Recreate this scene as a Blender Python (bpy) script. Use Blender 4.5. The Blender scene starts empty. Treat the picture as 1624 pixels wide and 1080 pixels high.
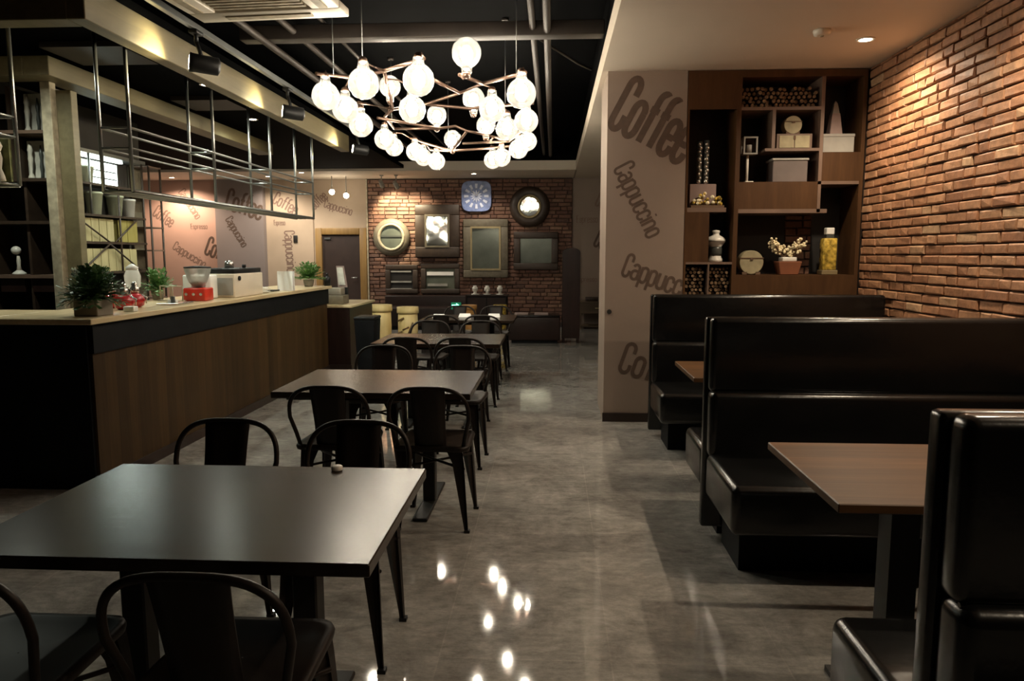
import bpy, bmesh, math, random
from mathutils import Vector, Matrix
R = math.radians
rnd = random.Random(7)
SC = bpy.context.scene
COL = SC.collection

# ---------------------------------------------------------------- materials
def nodes_of(name):
    m = bpy.data.materials.new(name); m.use_nodes = True
    nt = m.node_tree
    return m, nt, nt.nodes['Principled BSDF']

def N(nt, kind, **kw):
    n = nt.nodes.new(kind)
    for k, v in kw.items():
        if k in n.inputs.keys(): n.inputs[k].default_value = v
        else: setattr(n, k, v)
    return n

def ramp(nt, stops, fac=None):
    r = nt.nodes.new('ShaderNodeValToRGB')
    e = r.color_ramp.elements
    while len(e) < len(stops): e.new(0.5)
    for i, (p, c) in enumerate(stops):
        e[i].position = p; e[i].color = (*c, 1)
    if fac is not None: nt.links.new(fac, r.inputs[0])
    return r

def mat(name, col, rough=0.5, metal=0.0, var=0.15, scale=6.0, bump=0.0, bscale=60.0, spec=0.5, coat=0.0):
    m, nt, b = nodes_of(name)
    L = nt.links
    tc = N(nt, 'ShaderNodeTexCoord')
    nz = N(nt, 'ShaderNodeTexNoise', Scale=scale, Detail=5.0)
    L.new(tc.outputs['Object'], nz.inputs['Vector'])
    lo = tuple(max(0, c * (1 - var)) for c in col); hi = tuple(min(1, c * (1 + var)) for c in col)
    r = ramp(nt, [(0.3, lo), (0.7, hi)], nz.outputs['Fac'])
    L.new(r.outputs[0], b.inputs['Base Color'])
    b.inputs['Roughness'].default_value = rough
    b.inputs['Metallic'].default_value = metal
    b.inputs['Specular IOR Level'].default_value = spec
    b.inputs['Coat Weight'].default_value = coat
    if bump:
        n2 = N(nt, 'ShaderNodeTexNoise', Scale=bscale, Detail=4.0)
        L.new(tc.outputs['Object'], n2.inputs['Vector'])
        bp = N(nt, 'ShaderNodeBump', Strength=bump, Distance=0.01)
        L.new(n2.outputs['Fac'], bp.inputs['Height']); L.new(bp.outputs[0], b.inputs['Normal'])
    return m

def wood(name, dark, light, rough=0.4, grain=(1, 14, 14), plank=None, coat=0.0, seam=0.35, spec=0.5):
    """grain: noise scale per axis (small along the grain); plank: (axis, width) seams"""
    m, nt, b = nodes_of(name); L = nt.links
    tc = N(nt, 'ShaderNodeTexCoord')
    mp = N(nt, 'ShaderNodeMapping'); mp.inputs['Scale'].default_value = grain
    L.new(tc.outputs['Object'], mp.inputs['Vector'])
    nz = N(nt, 'ShaderNodeTexNoise', Scale=2.2, Detail=8.0, Roughness=0.65, Distortion=0.6)
    L.new(mp.outputs[0], nz.inputs['Vector'])
    r = ramp(nt, [(0.28, dark), (0.72, light)], nz.outputs['Fac'])
    out = r.outputs[0]
    if plank:
        ax, w = plank
        sx = N(nt, 'ShaderNodeSeparateXYZ'); L.new(tc.outputs['Object'], sx.inputs[0])
        dv = N(nt, 'ShaderNodeMath', operation='DIVIDE'); L.new(sx.outputs[ax], dv.inputs[0]); dv.inputs[1].default_value = w
        fl = N(nt, 'ShaderNodeMath', operation='FLOOR'); L.new(dv.outputs[0], fl.inputs[0])
        wn = N(nt, 'ShaderNodeTexWhiteNoise', noise_dimensions='1D'); L.new(fl.outputs[0], wn.inputs['W'])
        fr = N(nt, 'ShaderNodeMath', operation='FRACT'); L.new(dv.outputs[0], fr.inputs[0])
        sm = ramp(nt, [(0.0, (seam,) * 3), (0.045, (1, 1, 1))], fr.outputs[0])
        vr = ramp(nt, [(0.0, (.72,) * 3), (1.0, (1.18,) * 3)], wn.outputs[0])
        m1 = N(nt, 'ShaderNodeMix', data_type='RGBA', blend_type='MULTIPLY'); m1.inputs[0].default_value = 1
        L.new(out, m1.inputs[6]); L.new(sm.outputs[0], m1.inputs[7])
        m2 = N(nt, 'ShaderNodeMix', data_type='RGBA', blend_type='MULTIPLY'); m2.inputs[0].default_value = 1
        L.new(m1.outputs[2], m2.inputs[6]); L.new(vr.outputs[0], m2.inputs[7])
        out = m2.outputs[2]
    L.new(out, b.inputs['Base Color'])
    b.inputs['Roughness'].default_value = rough
    b.inputs['Coat Weight'].default_value = coat
    b.inputs['Specular IOR Level'].default_value = spec
    bp = N(nt, 'ShaderNodeBump', Strength=0.12, Distance=0.004)
    L.new(nz.outputs['Fac'], bp.inputs['Height']); L.new(bp.outputs[0], b.inputs['Normal'])
    return m

def brick_mat(name, stops, rough=0.75):
    m, nt, b = nodes_of(name); L = nt.links
    g = N(nt, 'ShaderNodeNewGeometry'); tc = N(nt, 'ShaderNodeTexCoord')
    r = ramp(nt, stops, g.outputs['Random Per Island'])
    nz = N(nt, 'ShaderNodeTexNoise', Scale=22.0, Detail=6.0, Roughness=0.7)
    L.new(tc.outputs['Object'], nz.inputs['Vector'])
    r2 = ramp(nt, [(0.3, (.62, .60, .58)), (0.7, (1.25, 1.22, 1.18))], nz.outputs['Fac'])
    mx = N(nt, 'ShaderNodeMix', data_type='RGBA', blend_type='MULTIPLY'); mx.inputs[0].default_value = 1
    L.new(r.outputs[0], mx.inputs[6]); L.new(r2.outputs[0], mx.inputs[7])
    L.new(mx.outputs[2], b.inputs['Base Color'])
    b.inputs['Roughness'].default_value = rough
    b.inputs['Specular IOR Level'].default_value = 0.6
    bp = N(nt, 'ShaderNodeBump', Strength=0.6, Distance=0.006)
    L.new(nz.outputs['Fac'], bp.inputs['Height']); L.new(bp.outputs[0], b.inputs['Normal'])
    return m

def floor_mat():
    m, nt, b = nodes_of('grey_floor_tile'); L = nt.links
    tc = N(nt, 'ShaderNodeTexCoord')
    mp = N(nt, 'ShaderNodeMapping'); mp.inputs['Location'].default_value = (-0.21, 0, 0)
    L.new(tc.outputs['Object'], mp.inputs['Vector'])
    bt = N(nt, 'ShaderNodeTexBrick', Scale=1.0)
    bt.offset = 0.0; bt.inputs['Brick Width'].default_value = 0.6; bt.inputs['Row Height'].default_value = 1.2
    bt.inputs['Mortar Size'].default_value = 0.003; bt.inputs['Mortar Smooth'].default_value = 0.2
    bt.inputs['Color1'].default_value = (.9, .9, .9, 1); bt.inputs['Color2'].default_value = (1.08, 1.08, 1.08, 1)
    bt.inputs['Mortar'].default_value = (1.12, 1.11, 1.1, 1)
    L.new(mp.outputs[0], bt.inputs['Vector'])
    n1 = N(nt, 'ShaderNodeTexNoise', Scale=3.0, Detail=11.0, Roughness=0.78, Distortion=0.5)
    L.new(tc.outputs['Object'], n1.inputs['Vector'])
    r = ramp(nt, [(0.32, (.145, .137, .127)), (0.5, (.245, .232, .214)), (0.68, (.36, .343, .318))], n1.outputs['Fac'])
    mx = N(nt, 'ShaderNodeMix', data_type='RGBA', blend_type='MULTIPLY'); mx.inputs[0].default_value = 1
    L.new(r.outputs[0], mx.inputs[6]); L.new(bt.outputs['Color'], mx.inputs[7])
    n3 = N(nt, 'ShaderNodeTexNoise', Scale=16.0, Detail=8.0, Roughness=0.8)
    mp3 = N(nt, 'ShaderNodeMapping'); mp3.inputs['Scale'].default_value = (.7, 1.6, 1); L.new(tc.outputs['Object'], mp3.inputs['Vector']); L.new(mp3.outputs[0], n3.inputs['Vector'])
    r3 = ramp(nt, [(0.36, (.74, .72, .70)), (0.5, (1, 1, 1)), (0.66, (1.28, 1.26, 1.22))], n3.outputs['Fac'])
    m3 = N(nt, 'ShaderNodeMix', data_type='RGBA', blend_type='MULTIPLY'); m3.inputs[0].default_value = 1
    L.new(mx.outputs[2], m3.inputs[6]); L.new(r3.outputs[0], m3.inputs[7])
    L.new(m3.outputs[2], b.inputs['Base Color'])
    n2 = N(nt, 'ShaderNodeTexNoise', Scale=7.0, Detail=5.0)
    L.new(tc.outputs['Object'], n2.inputs['Vector'])
    rr = ramp(nt, [(0.3, (.03,) * 3), (0.75, (.075,) * 3)], n2.outputs['Fac'])
    L.new(rr.outputs[0], b.inputs['Roughness'])
    b.inputs['Specular IOR Level'].default_value = 0.45
    return m

def emit(name, col, s):
    m, nt, b = nodes_of(name)
    b.inputs['Base Color'].default_value = (*col, 1)
    b.inputs['Emission Color'].default_value = (*col, 1)
    b.inputs['Emission Strength'].default_value = s
    return m

def thin_glass(name, tint=(1, 1, 1), rough=0.02, ior=1.5, body=0.0):
    """thin clear glass: light passes straight through, the surface mirrors by Fresnel"""
    m = bpy.data.materials.new(name); m.use_nodes = True
    nt = m.node_tree; nt.nodes.clear(); L = nt.links
    out = N(nt, 'ShaderNodeOutputMaterial')
    tr = N(nt, 'ShaderNodeBsdfTransparent', Color=(*tint, 1))
    gl = N(nt, 'ShaderNodeBsdfGlossy', Roughness=rough)
    fr = N(nt, 'ShaderNodeFresnel', IOR=ior)
    mx = N(nt, 'ShaderNodeMixShader')
    L.new(fr.outputs[0], mx.inputs[0]); L.new(tr.outputs[0], mx.inputs[1]); L.new(gl.outputs[0], mx.inputs[2])
    if body:
        df = N(nt, 'ShaderNodeBsdfTranslucent', Color=(.9, .9, .86, 1)); m2 = N(nt, 'ShaderNodeMixShader'); m2.inputs[0].default_value = body
        L.new(mx.outputs[0], m2.inputs[1]); L.new(df.outputs[0], m2.inputs[2]); L.new(m2.outputs[0], out.inputs[0])
    else:
        L.new(mx.outputs[0], out.inputs[0])
    return m

M = dict(
    floor=floor_mat(),
    brick=brick_mat('orange_brick', [(0.0, (.30, .140, .074)), (0.3, (.345, .168, .087)), (0.65, (.375, .190, .10)), (0.92, (.41, .22, .12)), (1.0, (.46, .30, .18))], 0.55),
    brick_red=brick_mat('red_brick', [(0.0, (.085, .040, .027)), (0.35, (.135, .062, .040)), (0.7, (.165, .078, .049)), (1.0, (.20, .115, .075))]),
    mortar=mat('dark_mortar', (.060, .034, .022), 0.9),
    mortar_red=mat('dim_mortar', (.062, .042, .033), 0.9),
    cream=mat('cream_ceiling_paint', (.62, .54, .44), 0.75, var=0.03, scale=1.5),
    black_ceiling=mat('black_ceiling_paint', (.0009, .00095, .0011), 0.9, var=0.3, scale=2, spec=0.03),
    taupe=mat('taupe_mural_paint', (.245, .185, .146), 0.7, var=0.07, scale=1.6),
    pink=mat('pink_mural_paint', (.44, .28, .22), 0.7, var=0.06, scale=1.6),
    grey_mural=mat('grey_mural_surface', (.21, .175, .165), 0.7, var=0.06, scale=1.6),  # greyer and darker tone than the pink wall beside it
    beige=mat('beige_mural_paint', (.42, .32, .23), 0.7, var=0.1, scale=1.6),
    letters=mat('brown_mural_lettering', (.085, .052, .036), 0.75, var=0.15, scale=20),
    letters_faint=mat('faded_mural_lettering', (.20, .125, .095), 0.75, var=0.15, scale=20),
    dark_wall=mat('dark_plaster', (.035, .030, .026), 0.8, var=0.2, scale=2),
    base=mat('dark_baseboard', (.022, .012, .009), 0.4),
    beam_wood=wood('limed_wood_beam', (.105, .085, .043), (.165, .137, .072), 0.5, (6, .6, 6)),
    bar_wood=wood('brown_bar_planks', (.036, .0195, .0064), (.068, .038, .0135), 0.5, (8, 8, .5), (1, 0.115), spec=.2),
    bar_top=wood('light_wood_counter', (.52, .40, .22), (.72, .59, .37), 0.35, (8, .6, 8), coat=0.3),
    black_panel=mat('black_panel', (.0045, .005, .006), 0.6, var=0.3, spec=0.15),
    table_wood=wood('dark_walnut_tabletop', (.020, .012, .008), (.046, .029, .018), 0.235, (.5, 14, 14), (1, 0.19), seam=0.55, spec=.4),
    booth_wood=wood('warm_brown_tabletop', (.068, .030, .010), (.138, .066, .025), 0.42, (.7, 12, 12), (1, 0.14), seam=0.75, spec=.3),
    edge_wood=mat('brown_table_edge', (.10, .055, .03), 0.5),
    iron=mat('black_iron', (.010, .009, .008), 0.5, 0.3, var=0.2),
    chair_metal=mat('dark_bronze_metal', (.015, .0105, .0085), 0.45, 0.2, var=0.35, scale=3, spec=.3),
    leather=mat('black_leather', (.0045, .0045, .0046), 0.22, var=0.2, bump=0.10, bscale=22, spec=0.55),
    leather_brown=mat('dark_brown_leather', (.018, .009, .007), 0.45, bump=0.1, bscale=30, spec=.25),
    steel=mat('brushed_steel', (.34, .35, .34), 0.32, 0.9, var=0.1),
    bronze=mat('bronze_tube', (.33, .21, .16), 0.33, 0.85, var=0.12),
    pipe=mat('grey_brown_pipe', (.034, .026, .021), 0.5, 0.3, var=0.2),
    black_plastic=mat('black_plastic', (.010, .010, .010), 0.45, spec=0.3),
    white_plastic=mat('white_plastic', (.68, .62, .52), 0.4, var=0.03),
    white_enamel=mat('white_enamel', (.80, .80, .76), 0.3, var=0.03),
    cream_enamel=mat('cream_enamel', (.74, .66, .53), 0.35, var=0.04),
    red_plastic=mat('red_enamel', (.55, .035, .018), 0.25, var=0.1),
    red_glass=mat('red_glass', (.42, .012, .015), 0.08, var=0.1, coat=0.5),
    bulb_soft=emit('glowing_frosted_bulb', (1.0, .88, .68), 30.0),
    globe=thin_glass('clear_globe_glass', (.97, .97, .95), body=0.05),
    glass=thin_glass('clear_thin_glass'),
    ribbed_glass=thin_glass('milky_ribbed_glass', body=.45),
    bulb=emit('glowing_warm_bulb', (1.0, .89, .72), 76.0),
    downlight=emit('glowing_downlight', (1.0, .90, .74), 30.0),
    cool=emit('cool_led_light', (.82, .95, .88), 3.0),
    spot_lens=emit('glowing_spot_lens', (1.0, .88, .66), 30.0),
    exit=emit('green_exit_glow', (.16, .98, .58), 5.0),
    exit_bg=emit('dim_green_exit_panel', (.006, .10, .05), 0.6),
    mirror=mat('mirror_glass', (.72, .75, .72), 0.04, 1.0, var=0.04, scale=2),
    mirror_old=mat('aged_mirror_glass', (.17, .19, .16), 0.15, 0.45, var=0.25, scale=3),
    frame_dark=wood('dark_carved_frame', (.024, .014, .009), (.048, .029, .018), 0.5, (6, 6, 6)),
    frame_olive=wood('weathered_olive_frame', (.10, .085, .058), (.17, .145, .10), 0.6, (6, 6, 6)),
    frame_cream=mat('weathered_cream_frame', (.36, .31, .22), 0.6, var=0.3, scale=18),
    gold_trim=mat('dull_gold_trim', (.30, .24, .13), 0.4, 0.5),
    clock_blue=mat('blue_clock_face', (.19, .25, .48), 0.4, var=0.3, scale=14),
    clock_pale=mat('pale_clock_marks', (.70, .74, .88), 0.4),
    door_wood=wood('golden_door_frame', (.19, .105, .028), (.30, .175, .055), 0.5, (8, 8, .6)),
    door_dark=mat('dark_brown_door', (.032, .018, .014), 0.5),
    shelf_wood=wood('walnut_shelf_panel', (.046, .020, .0075), (.084, .039, .0145), 0.5, (6, 6, .7), spec=.25),
    shelf_edge=mat('pale_brown_shelf_edge', (.15, .095, .068), 0.5),
    shelf_back=mat('dark_shelf_back', (.010, .008, .007), 0.7),
    bark=mat('brown_bark', (.06, .035, .02), 0.85, var=0.4, scale=40, bump=0.6),
    log_end=mat('cut_log_end', (.17, .105, .055), 0.8, var=0.6, scale=40),
    bleached=mat('bleached_wood', (.32, .28, .17), 0.6, var=0.2, scale=14),
    pale_grey=mat('pale_grey_paint', (.31, .30, .27), 0.6),
    pink_grey=mat('pinkish_grey_box', (.28, .20, .18), 0.6),
    box_grey=mat('mauve_grey_box', (.12, .095, .088), 0.6),
    terracotta=mat('terracotta', (.22, .075, .032), 0.7),
    white_ceramic=mat('white_ceramic', (.74, .72, .66), 0.25, var=0.05),
    dark_ceramic=mat('dark_glazed_band', (.06, .065, .06), 0.3),
    silver=mat('silver_beaded', (.60, .58, .54), 0.25, 0.9),
    gold_glass=mat('amber_speckled_glass', (.42, .29, .05), 0.2, var=0.85, scale=26, coat=0.4),
    blossom=mat('cream_blossom', (.80, .70, .46), 0.6, var=0.15),
    twig=mat('brown_twig', (.12, .07, .04), 0.8),
    leaf=mat('deep_green_leaf', (.030, .085, .018), 0.5, var=0.5, scale=9),
    leaf_light=mat('fresh_green_leaf', (.10, .22, .06), 0.5, var=0.4, scale=9),
    pot_grey=mat('grey_planter', (.26, .23, .18), 0.6),
    pot_sage=mat('sage_bucket', (.46, .49, .36), 0.55, var=0.15),
    straw=wood('straw_board', (.30, .26, .13), (.46, .40, .22), 0.7, (6, 6, .6)),
    olive_board=wood('olive_yellow_board', (.23, .19, .045), (.34, .29, .09), 0.7, (6, 6, .6)),
    drum_wood=wood('pale_yellow_drum', (.62, .47, .19), (.80, .64, .32), 0.5, (6, 6, .6)),
    drum_print=mat('dark_drum_pattern', (.14, .08, .03), 0.6),
    orange_drum=wood('orange_drum', (.40, .19, .05), (.55, .29, .09), 0.5, (6, 6, .6)),
    lacquer=wood('dark_mahogany', (.012, .006, .005), (.026, .012, .009), 0.4, (4, 4, .6), spec=.25),
    console_wood=wood('dim_brown_console', (.060, .040, .022), (.10, .068, .038), 0.5, (.7, 6, 6)),
    stone=mat('pale_stone_figure', (.58, .54, .46), 0.6, var=0.1),
    photo_grey=mat('pale_grey_backing', (.52, .50, .44), 0.6, var=0.25, scale=12),
    green_back=mat('mottled_green_backing', (.17, .19, .07), 0.7, var=0.6, scale=14),
    paper=mat('white_paper', (.82, .80, .78), 0.6, var=0.02),
    switch=mat('dark_wall_switch', (.02, .018, .016), 0.4),
)

# ---------------------------------------------------------------- mesh helpers
class MB:
    def __init__(self): self.v = []; self.f = []; self.mi = []; self.sm = []
    def add(self, verts, faces, mi=0, smooth=False):
        o = len(self.v); self.v += [tuple(x) for x in verts]
        for fc in faces: self.f.append([o + i for i in fc]); self.mi.append(mi); self.sm.append(smooth)
        return self
    def box(self, x0, x1, y0, y1, z0, z1, mi=0):
        v = [(x, y, z) for z in (z0, z1) for y in (y0, y1) for x in (x0, x1)]
        return self.add(v, [(0, 2, 3, 1), (4, 5, 7, 6), (0, 1, 5, 4), (2, 6, 7, 3), (0, 4, 6, 2), (1, 3, 7, 5)], mi)
    def frustum(self, x0, x1, y0, y1, z0, X0, X1, Y0, Y1, z1, mi=0):
        v = [(x0, y0, z0), (x1, y0, z0), (x0, y1, z0), (x1, y1, z0), (X0, Y0, z1), (X1, Y0, z1), (X0, Y1, z1), (X1, Y1, z1)]
        return self.add(v, [(0, 2, 3, 1), (4, 5, 7, 6), (0, 1, 5, 4), (2, 6, 7, 3), (0, 4, 6, 2), (1, 3, 7, 5)], mi)
    def tube(self, pts, r, n=8, mi=0, cap=True):
        pts = [Vector(p) for p in pts]
        rs = r if isinstance(r, (list, tuple)) else [r] * len(pts)
        rings = []; prev = None
        for i, p in enumerate(pts):
            t = (pts[min(i + 1, len(pts) - 1)] - pts[max(i - 1, 0)])
            t = t.normalized() if t.length > 1e-9 else Vector((0, 0, 1))
            if prev is None:
                a = Vector((0, 0, 1)) if abs(t.z) < 0.9 else Vector((1, 0, 0))
                u = t.cross(a).normalized()
            else:
                u = prev - t * prev.dot(t)
                u = u.normalized() if u.length > 1e-6 else t.orthogonal().normalized()
            prev = u; w = t.cross(u)
            rings.append([p + (u * math.cos(2 * math.pi * k / n) + w * math.sin(2 * math.pi * k / n)) * rs[i] for k in range(n)])
        v = [q for rg in rings for q in rg]; f = []
        for i in range(len(pts) - 1):
            for k in range(n):
                f.append((i * n + k, i * n + (k + 1) % n, (i + 1) * n + (k + 1) % n, (i + 1) * n + k))
        self.add(v, f, mi, True)
        if cap:
            o = len(self.v) - len(v)
            self.f.append([o + k for k in range(n)][::-1]); self.mi.append(mi); self.sm.append(False)
            e = o + (len(pts) - 1) * n
            self.f.append([e + k for k in range(n)]); self.mi.append(mi); self.sm.append(False)
        return self
    def lathe(self, prof, c=(0, 0, 0), n=20, mi=0, axis='z', smooth=True, cap=True):
        c = Vector(c); v = []; f = []
        for (r, h) in prof:
            for k in range(n):
                a = 2 * math.pi * k / n; x, y = r * math.cos(a), r * math.sin(a)
                v.append(c + (Vector((x, y, h)) if axis == 'z' else Vector((x, h, y)) if axis == 'y' else Vector((h, x, y))))
        for i in range(len(prof) - 1):
            for k in range(n):
                q = (i * n + k, i * n + (k + 1) % n, (i + 1) * n + (k + 1) % n, (i + 1) * n + k)
                f.append(q if axis != 'y' else q[::-1])
        self.add(v, f, mi, smooth)
        o = len(self.v) - len(v)
        if prof[0] == prof[-1] or not cap: return self
        if prof[0][0] > 1e-5: self.f.append([o + k for k in range(n)][::-1]); self.mi.append(mi); self.sm.append(False)
        if prof[-1][0] > 1e-5: self.f.append([o + (len(prof) - 1) * n + k for k in range(n)]); self.mi.append(mi); self.sm.append(False)
        return self
    def sphere(self, c, r, n=14, m=9, mi=0, sc=(1, 1, 1)):
        prof = [(max(1e-6, r * math.sin(math.pi * i / m)) , -r * math.cos(math.pi * i / m)) for i in range(m + 1)]
        o = len(self.v); self.lathe(prof, (0, 0, 0), n, mi)
        for i in range(o, len(self.v)):
            x, y, z = self.v[i]; self.v[i] = (c[0] + x * sc[0], c[1] + y * sc[1], c[2] + z * sc[2])
        return self
    def prism(self, poly, y0, y1, mi=0):
        """polygon in the XZ plane, pushed from y0 to y1"""
        n = len(poly)
        v = [(x, y0, z) for x, z in poly] + [(x, y1, z) for x, z in poly]
        f = [list(range(n)), list(range(2 * n - 1, n - 1, -1))]
        f += [(i, (i + 1) % n + 0, (i + 1) % n + n, i + n) for i in range(n)]
        return self.add(v, f, mi)
    def build(self, name, m, parent=None, bevel=0.0, seg=2, smooth=False, base=None):
        me = bpy.data.meshes.new(name)
        if parent is not None:
            off = Vector((0, 0, 0)); p = parent
            while p is not None: off += p.location; p = p.parent
        else:
            xs = [v[0] for v in self.v]; ys = [v[1] for v in self.v]; zs = [v[2] for v in self.v]
            off = Vector(base) if base else Vector(((min(xs) + max(xs)) / 2, (min(ys) + max(ys)) / 2, min(zs)))
        me.from_pydata([(v[0] - off.x, v[1] - off.y, v[2] - off.z) for v in self.v], [], self.f)
        for i, p in enumerate(me.polygons): p.material_index = self.mi[i]; p.use_smooth = self.sm[i] or smooth
        for q in (m if isinstance(m, (list, tuple)) else [m]): me.materials.append(M[q])
        bm = bmesh.new(); bm.from_mesh(me)
        bmesh.ops.recalc_face_normals(bm, faces=bm.faces)
        if bevel: bmesh.ops.bevel(bm, geom=bm.edges[:], offset=bevel, segments=seg, affect='EDGES', profile=0.5, clamp_overlap=True)
        if bevel and seg > 1:
            for fc in bm.faces: fc.smooth = True
        bm.to_mesh(me); bm.free()
        if bevel and seg > 1:
            try: me.set_sharp_from_angle(angle=R(50))
            except Exception: pass
        o = bpy.data.objects.new(name, me); COL.objects.link(o)
        if parent is not None: o.parent = parent
        else: o.location = off
        return o

def tag(o, label=None, cat=None, group=None, kind=None):
    if label: o['label'] = label
    if cat: o['category'] = cat
    if group: o['group'] = group
    if kind: o['kind'] = kind
    return o

def thing(name, label, cat, loc=(0, 0, 0), group=None):
    o = bpy.data.objects.new(name, None); COL.objects.link(o); o.location = loc
    o.empty_display_size = 0.05
    return tag(o, label, cat, group)

def struct(o): o['kind'] = 'structure'; return o

def dup(root, loc, rz=None, label=None, group=None, sc=None):
    r = root.copy(); COL.objects.link(r); r.location = loc
    if rz is not None: r.rotation_euler = (0, 0, rz)
    if sc: r.scale = (sc, sc, sc)
    if label: r['label'] = label
    if group: r['group'] = group
    for ch in list(root.children):
        c = ch.copy(); COL.objects.link(c); c.parent = r
        for g in list(ch.children):
            d = g.copy(); COL.objects.link(d); d.parent = c
    return r

def B(*a): return MB().box(*a)

# ---------------------------------------------------------------- lettering
def _arc(cx, cy, rx, ry, a0, a1, n=7):
    return [(cx + rx * math.cos(R(a0 + (a1 - a0) * k / (n - 1))), cy + ry * math.sin(R(a0 + (a1 - a0) * k / (n - 1)))) for k in range(n)]
_h, _x, _r = .19, .66, .17     # half width, x height, corner radius of the tall condensed letters
def _bowl(y0, y1, open_=None):
    top = _arc(_h, y1 - _r, _h, _r, 0, 180, 11); bot = _arc(_h, y0 + _r, _h, _r, 180, 360, 11)
    return top, bot
_t, _b = _bowl(0, _x); _T, _Bt = _bowl(0, 1)
GL = {
 'C': (.38, [[(.38, .70)] + _T + _Bt + [(.38, .30)]]),
 'E': (.34, [[(.34, 1), (0, 1), (0, 0), (.34, 0)], [(0, .52), (.28, .52)]]),
 'o': (.38, [_t + _b + [(.38, _x - _r)]]),
 'c': (.36, [[(.38, .44)] + _t + _b + [(.38, .22)]]),
 'e': (.38, [[(.05, .34), (.33, .34)], [(.38, .31), (.38, _x - _r)] + _t[1:] + _b + [(.38, .20)]]),
 'f': (.26, [_arc(.28, 1 - _r, .16, _r, 60, 180, 8) + [(.12, 0)], [(-.03, .64), (.30, .64)]]),
 'a': (.38, [_t[::-1][1:] + [(.38, 0)], [(.38, .38)] + _arc(_h, .24, _h, .15, 90, 180, 6) + _arc(_h, .16, _h, .16, 180, 360, 9)]),
 'p': (.38, [[(0, _x), (0, -.28)], _t[::-1] + [(.38, _r)] + _b[::-1]]),
 'u': (.38, [[(0, _x)] + _b + [(.38, _x)], [(.38, _x), (.38, 0)]]),
 'n': (.38, [[(0, _x), (0, 0)], _t[::-1] + [(.38, 0)]]),
 'i': (.04, [[(.02, 0), (.02, _x)], [(.02, .84), (.02, .92)]]),
 'r': (.24, [[(0, 0), (0, _x)], _arc(.2, _x - _r, .2, _r, 180, 70, 6)]),
 's': (.34, [[(.34, .50)] + _arc(.17, .50, .17, .15, 0, 180, 7) + [(.02, .42), (.32, .24)] + _arc(.17, .15, .17, .15, 0, -180, 7)]),
}
def lettering(parent, txt, x, z, y, cap, length, rot, m='letters', clip=None, bold=.12):
    """writing on a wall that faces -Y; x, z = start of the base line, rot in degrees"""
    w = sum(GL[ch_][0] + .17 for ch_ in txt) - .17; sx = length / w; sy = cap
    c, s = math.cos(R(rot)), math.sin(R(rot)); hw = cap * bold * .5
    b = MB(); pen = 0
    lay = 0
    def put(px_, pz_): return (x + px_ * c - pz_ * s, y - .0004 * (lay % 3), z + px_ * s + pz_ * c)
    for ch_ in txt:
        wd, strokes = GL[ch_]
        for st in strokes:
            P = [Vector(((pen + q[0]) * sx, q[1] * sy)) for q in st]
            L_, R_ = [], []
            for k, p in enumerate(P):
                d = (P[min(k + 1, len(P) - 1)] - P[max(k - 1, 0)])
                d = d.normalized() if d.length > 1e-9 else Vector((1, 0)); n_ = Vector((-d.y, d.x))
                f_ = 1.0
                if 0 < k < len(P) - 1:
                    d1 = (P[k] - P[k - 1]); 
                    if d1.length > 1e-9: f_ = 1 / max(.6, abs(n_.dot(Vector((-d1.normalized().y, d1.normalized().x)))))
                L_.append(p + n_ * hw * f_); R_.append(p - n_ * hw * f_)
            o = len(L_); lay += 1
            b.add([put(*q) for q in L_] + [put(*q) for q in R_], [(k, k + 1, o + k + 1, o + k) for k in range(o - 1)])
        pen += wd + .17
    o = b.build('lettering', m, parent)
    if clip:
        lo, hi = clip; bm = bmesh.new(); bm.from_mesh(o.data)
        ox = 0; p = parent
        while p is not None: ox += p.location.x; p = p.parent
        for cx, nrm in ((lo, (-1, 0, 0)), (hi, (1, 0, 0))):
            bmesh.ops.bisect_plane(bm, geom=bm.verts[:] + bm.edges[:] + bm.faces[:], plane_co=(cx - ox, 0, 0), plane_no=nrm, clear_outer=True)
        bm.to_mesh(o.data); bm.free()
    return o

# ---------------------------------------------------------------- camera
cam = bpy.data.cameras.new('camera'); cam.sensor_width = 36; cam.lens = 1160 / 1624 * 36; cam.clip_start = 0.03
co = bpy.data.objects.new('camera', cam); COL.objects.link(co)
co.location = (0, 0, 1.4); co.rotation_euler = (R(90 - 6.687), 0, R(3.185))
SC.camera = co

# ================================================================ SETTING
YB = 14.35                       # back wall
struct(B(-8.4, 2.7, -3.2, YB + .2, -.1, 0).build('floor', 'floor', base=(0, 0, 0)))
struct(B(-8.4, .56, -3.2, YB, 3.35, 3.45).build('ceiling_open', 'black_ceiling'))
# lower cream ceiling: right strip and back strip around the open black part
struct(B(.40, 2.7, -3.2, YB + .2, 2.86, 2.94).build('ceiling_right', 'cream', bevel=0))
struct(B(.40, .52, -3.2, 12.95, 2.94, 3.35).build('trim_1', 'black_ceiling'))
struct(B(.385, .40, -3.2, 12.95, 2.86, 3.02).build('trim_2', 'cream'))
struct(B(-8.4, .385, 12.95, YB + .2, 2.86, 2.94).build('ceiling_back', 'cream'))
struct(B(-8.4, .385, 12.93, 12.95, 2.86, 3.02).build('trim_3', 'cream'))
struct(B(-8.4, .40, 12.95, 13.05, 2.94, 3.35).build('trim_4', 'black_ceiling'))

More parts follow.
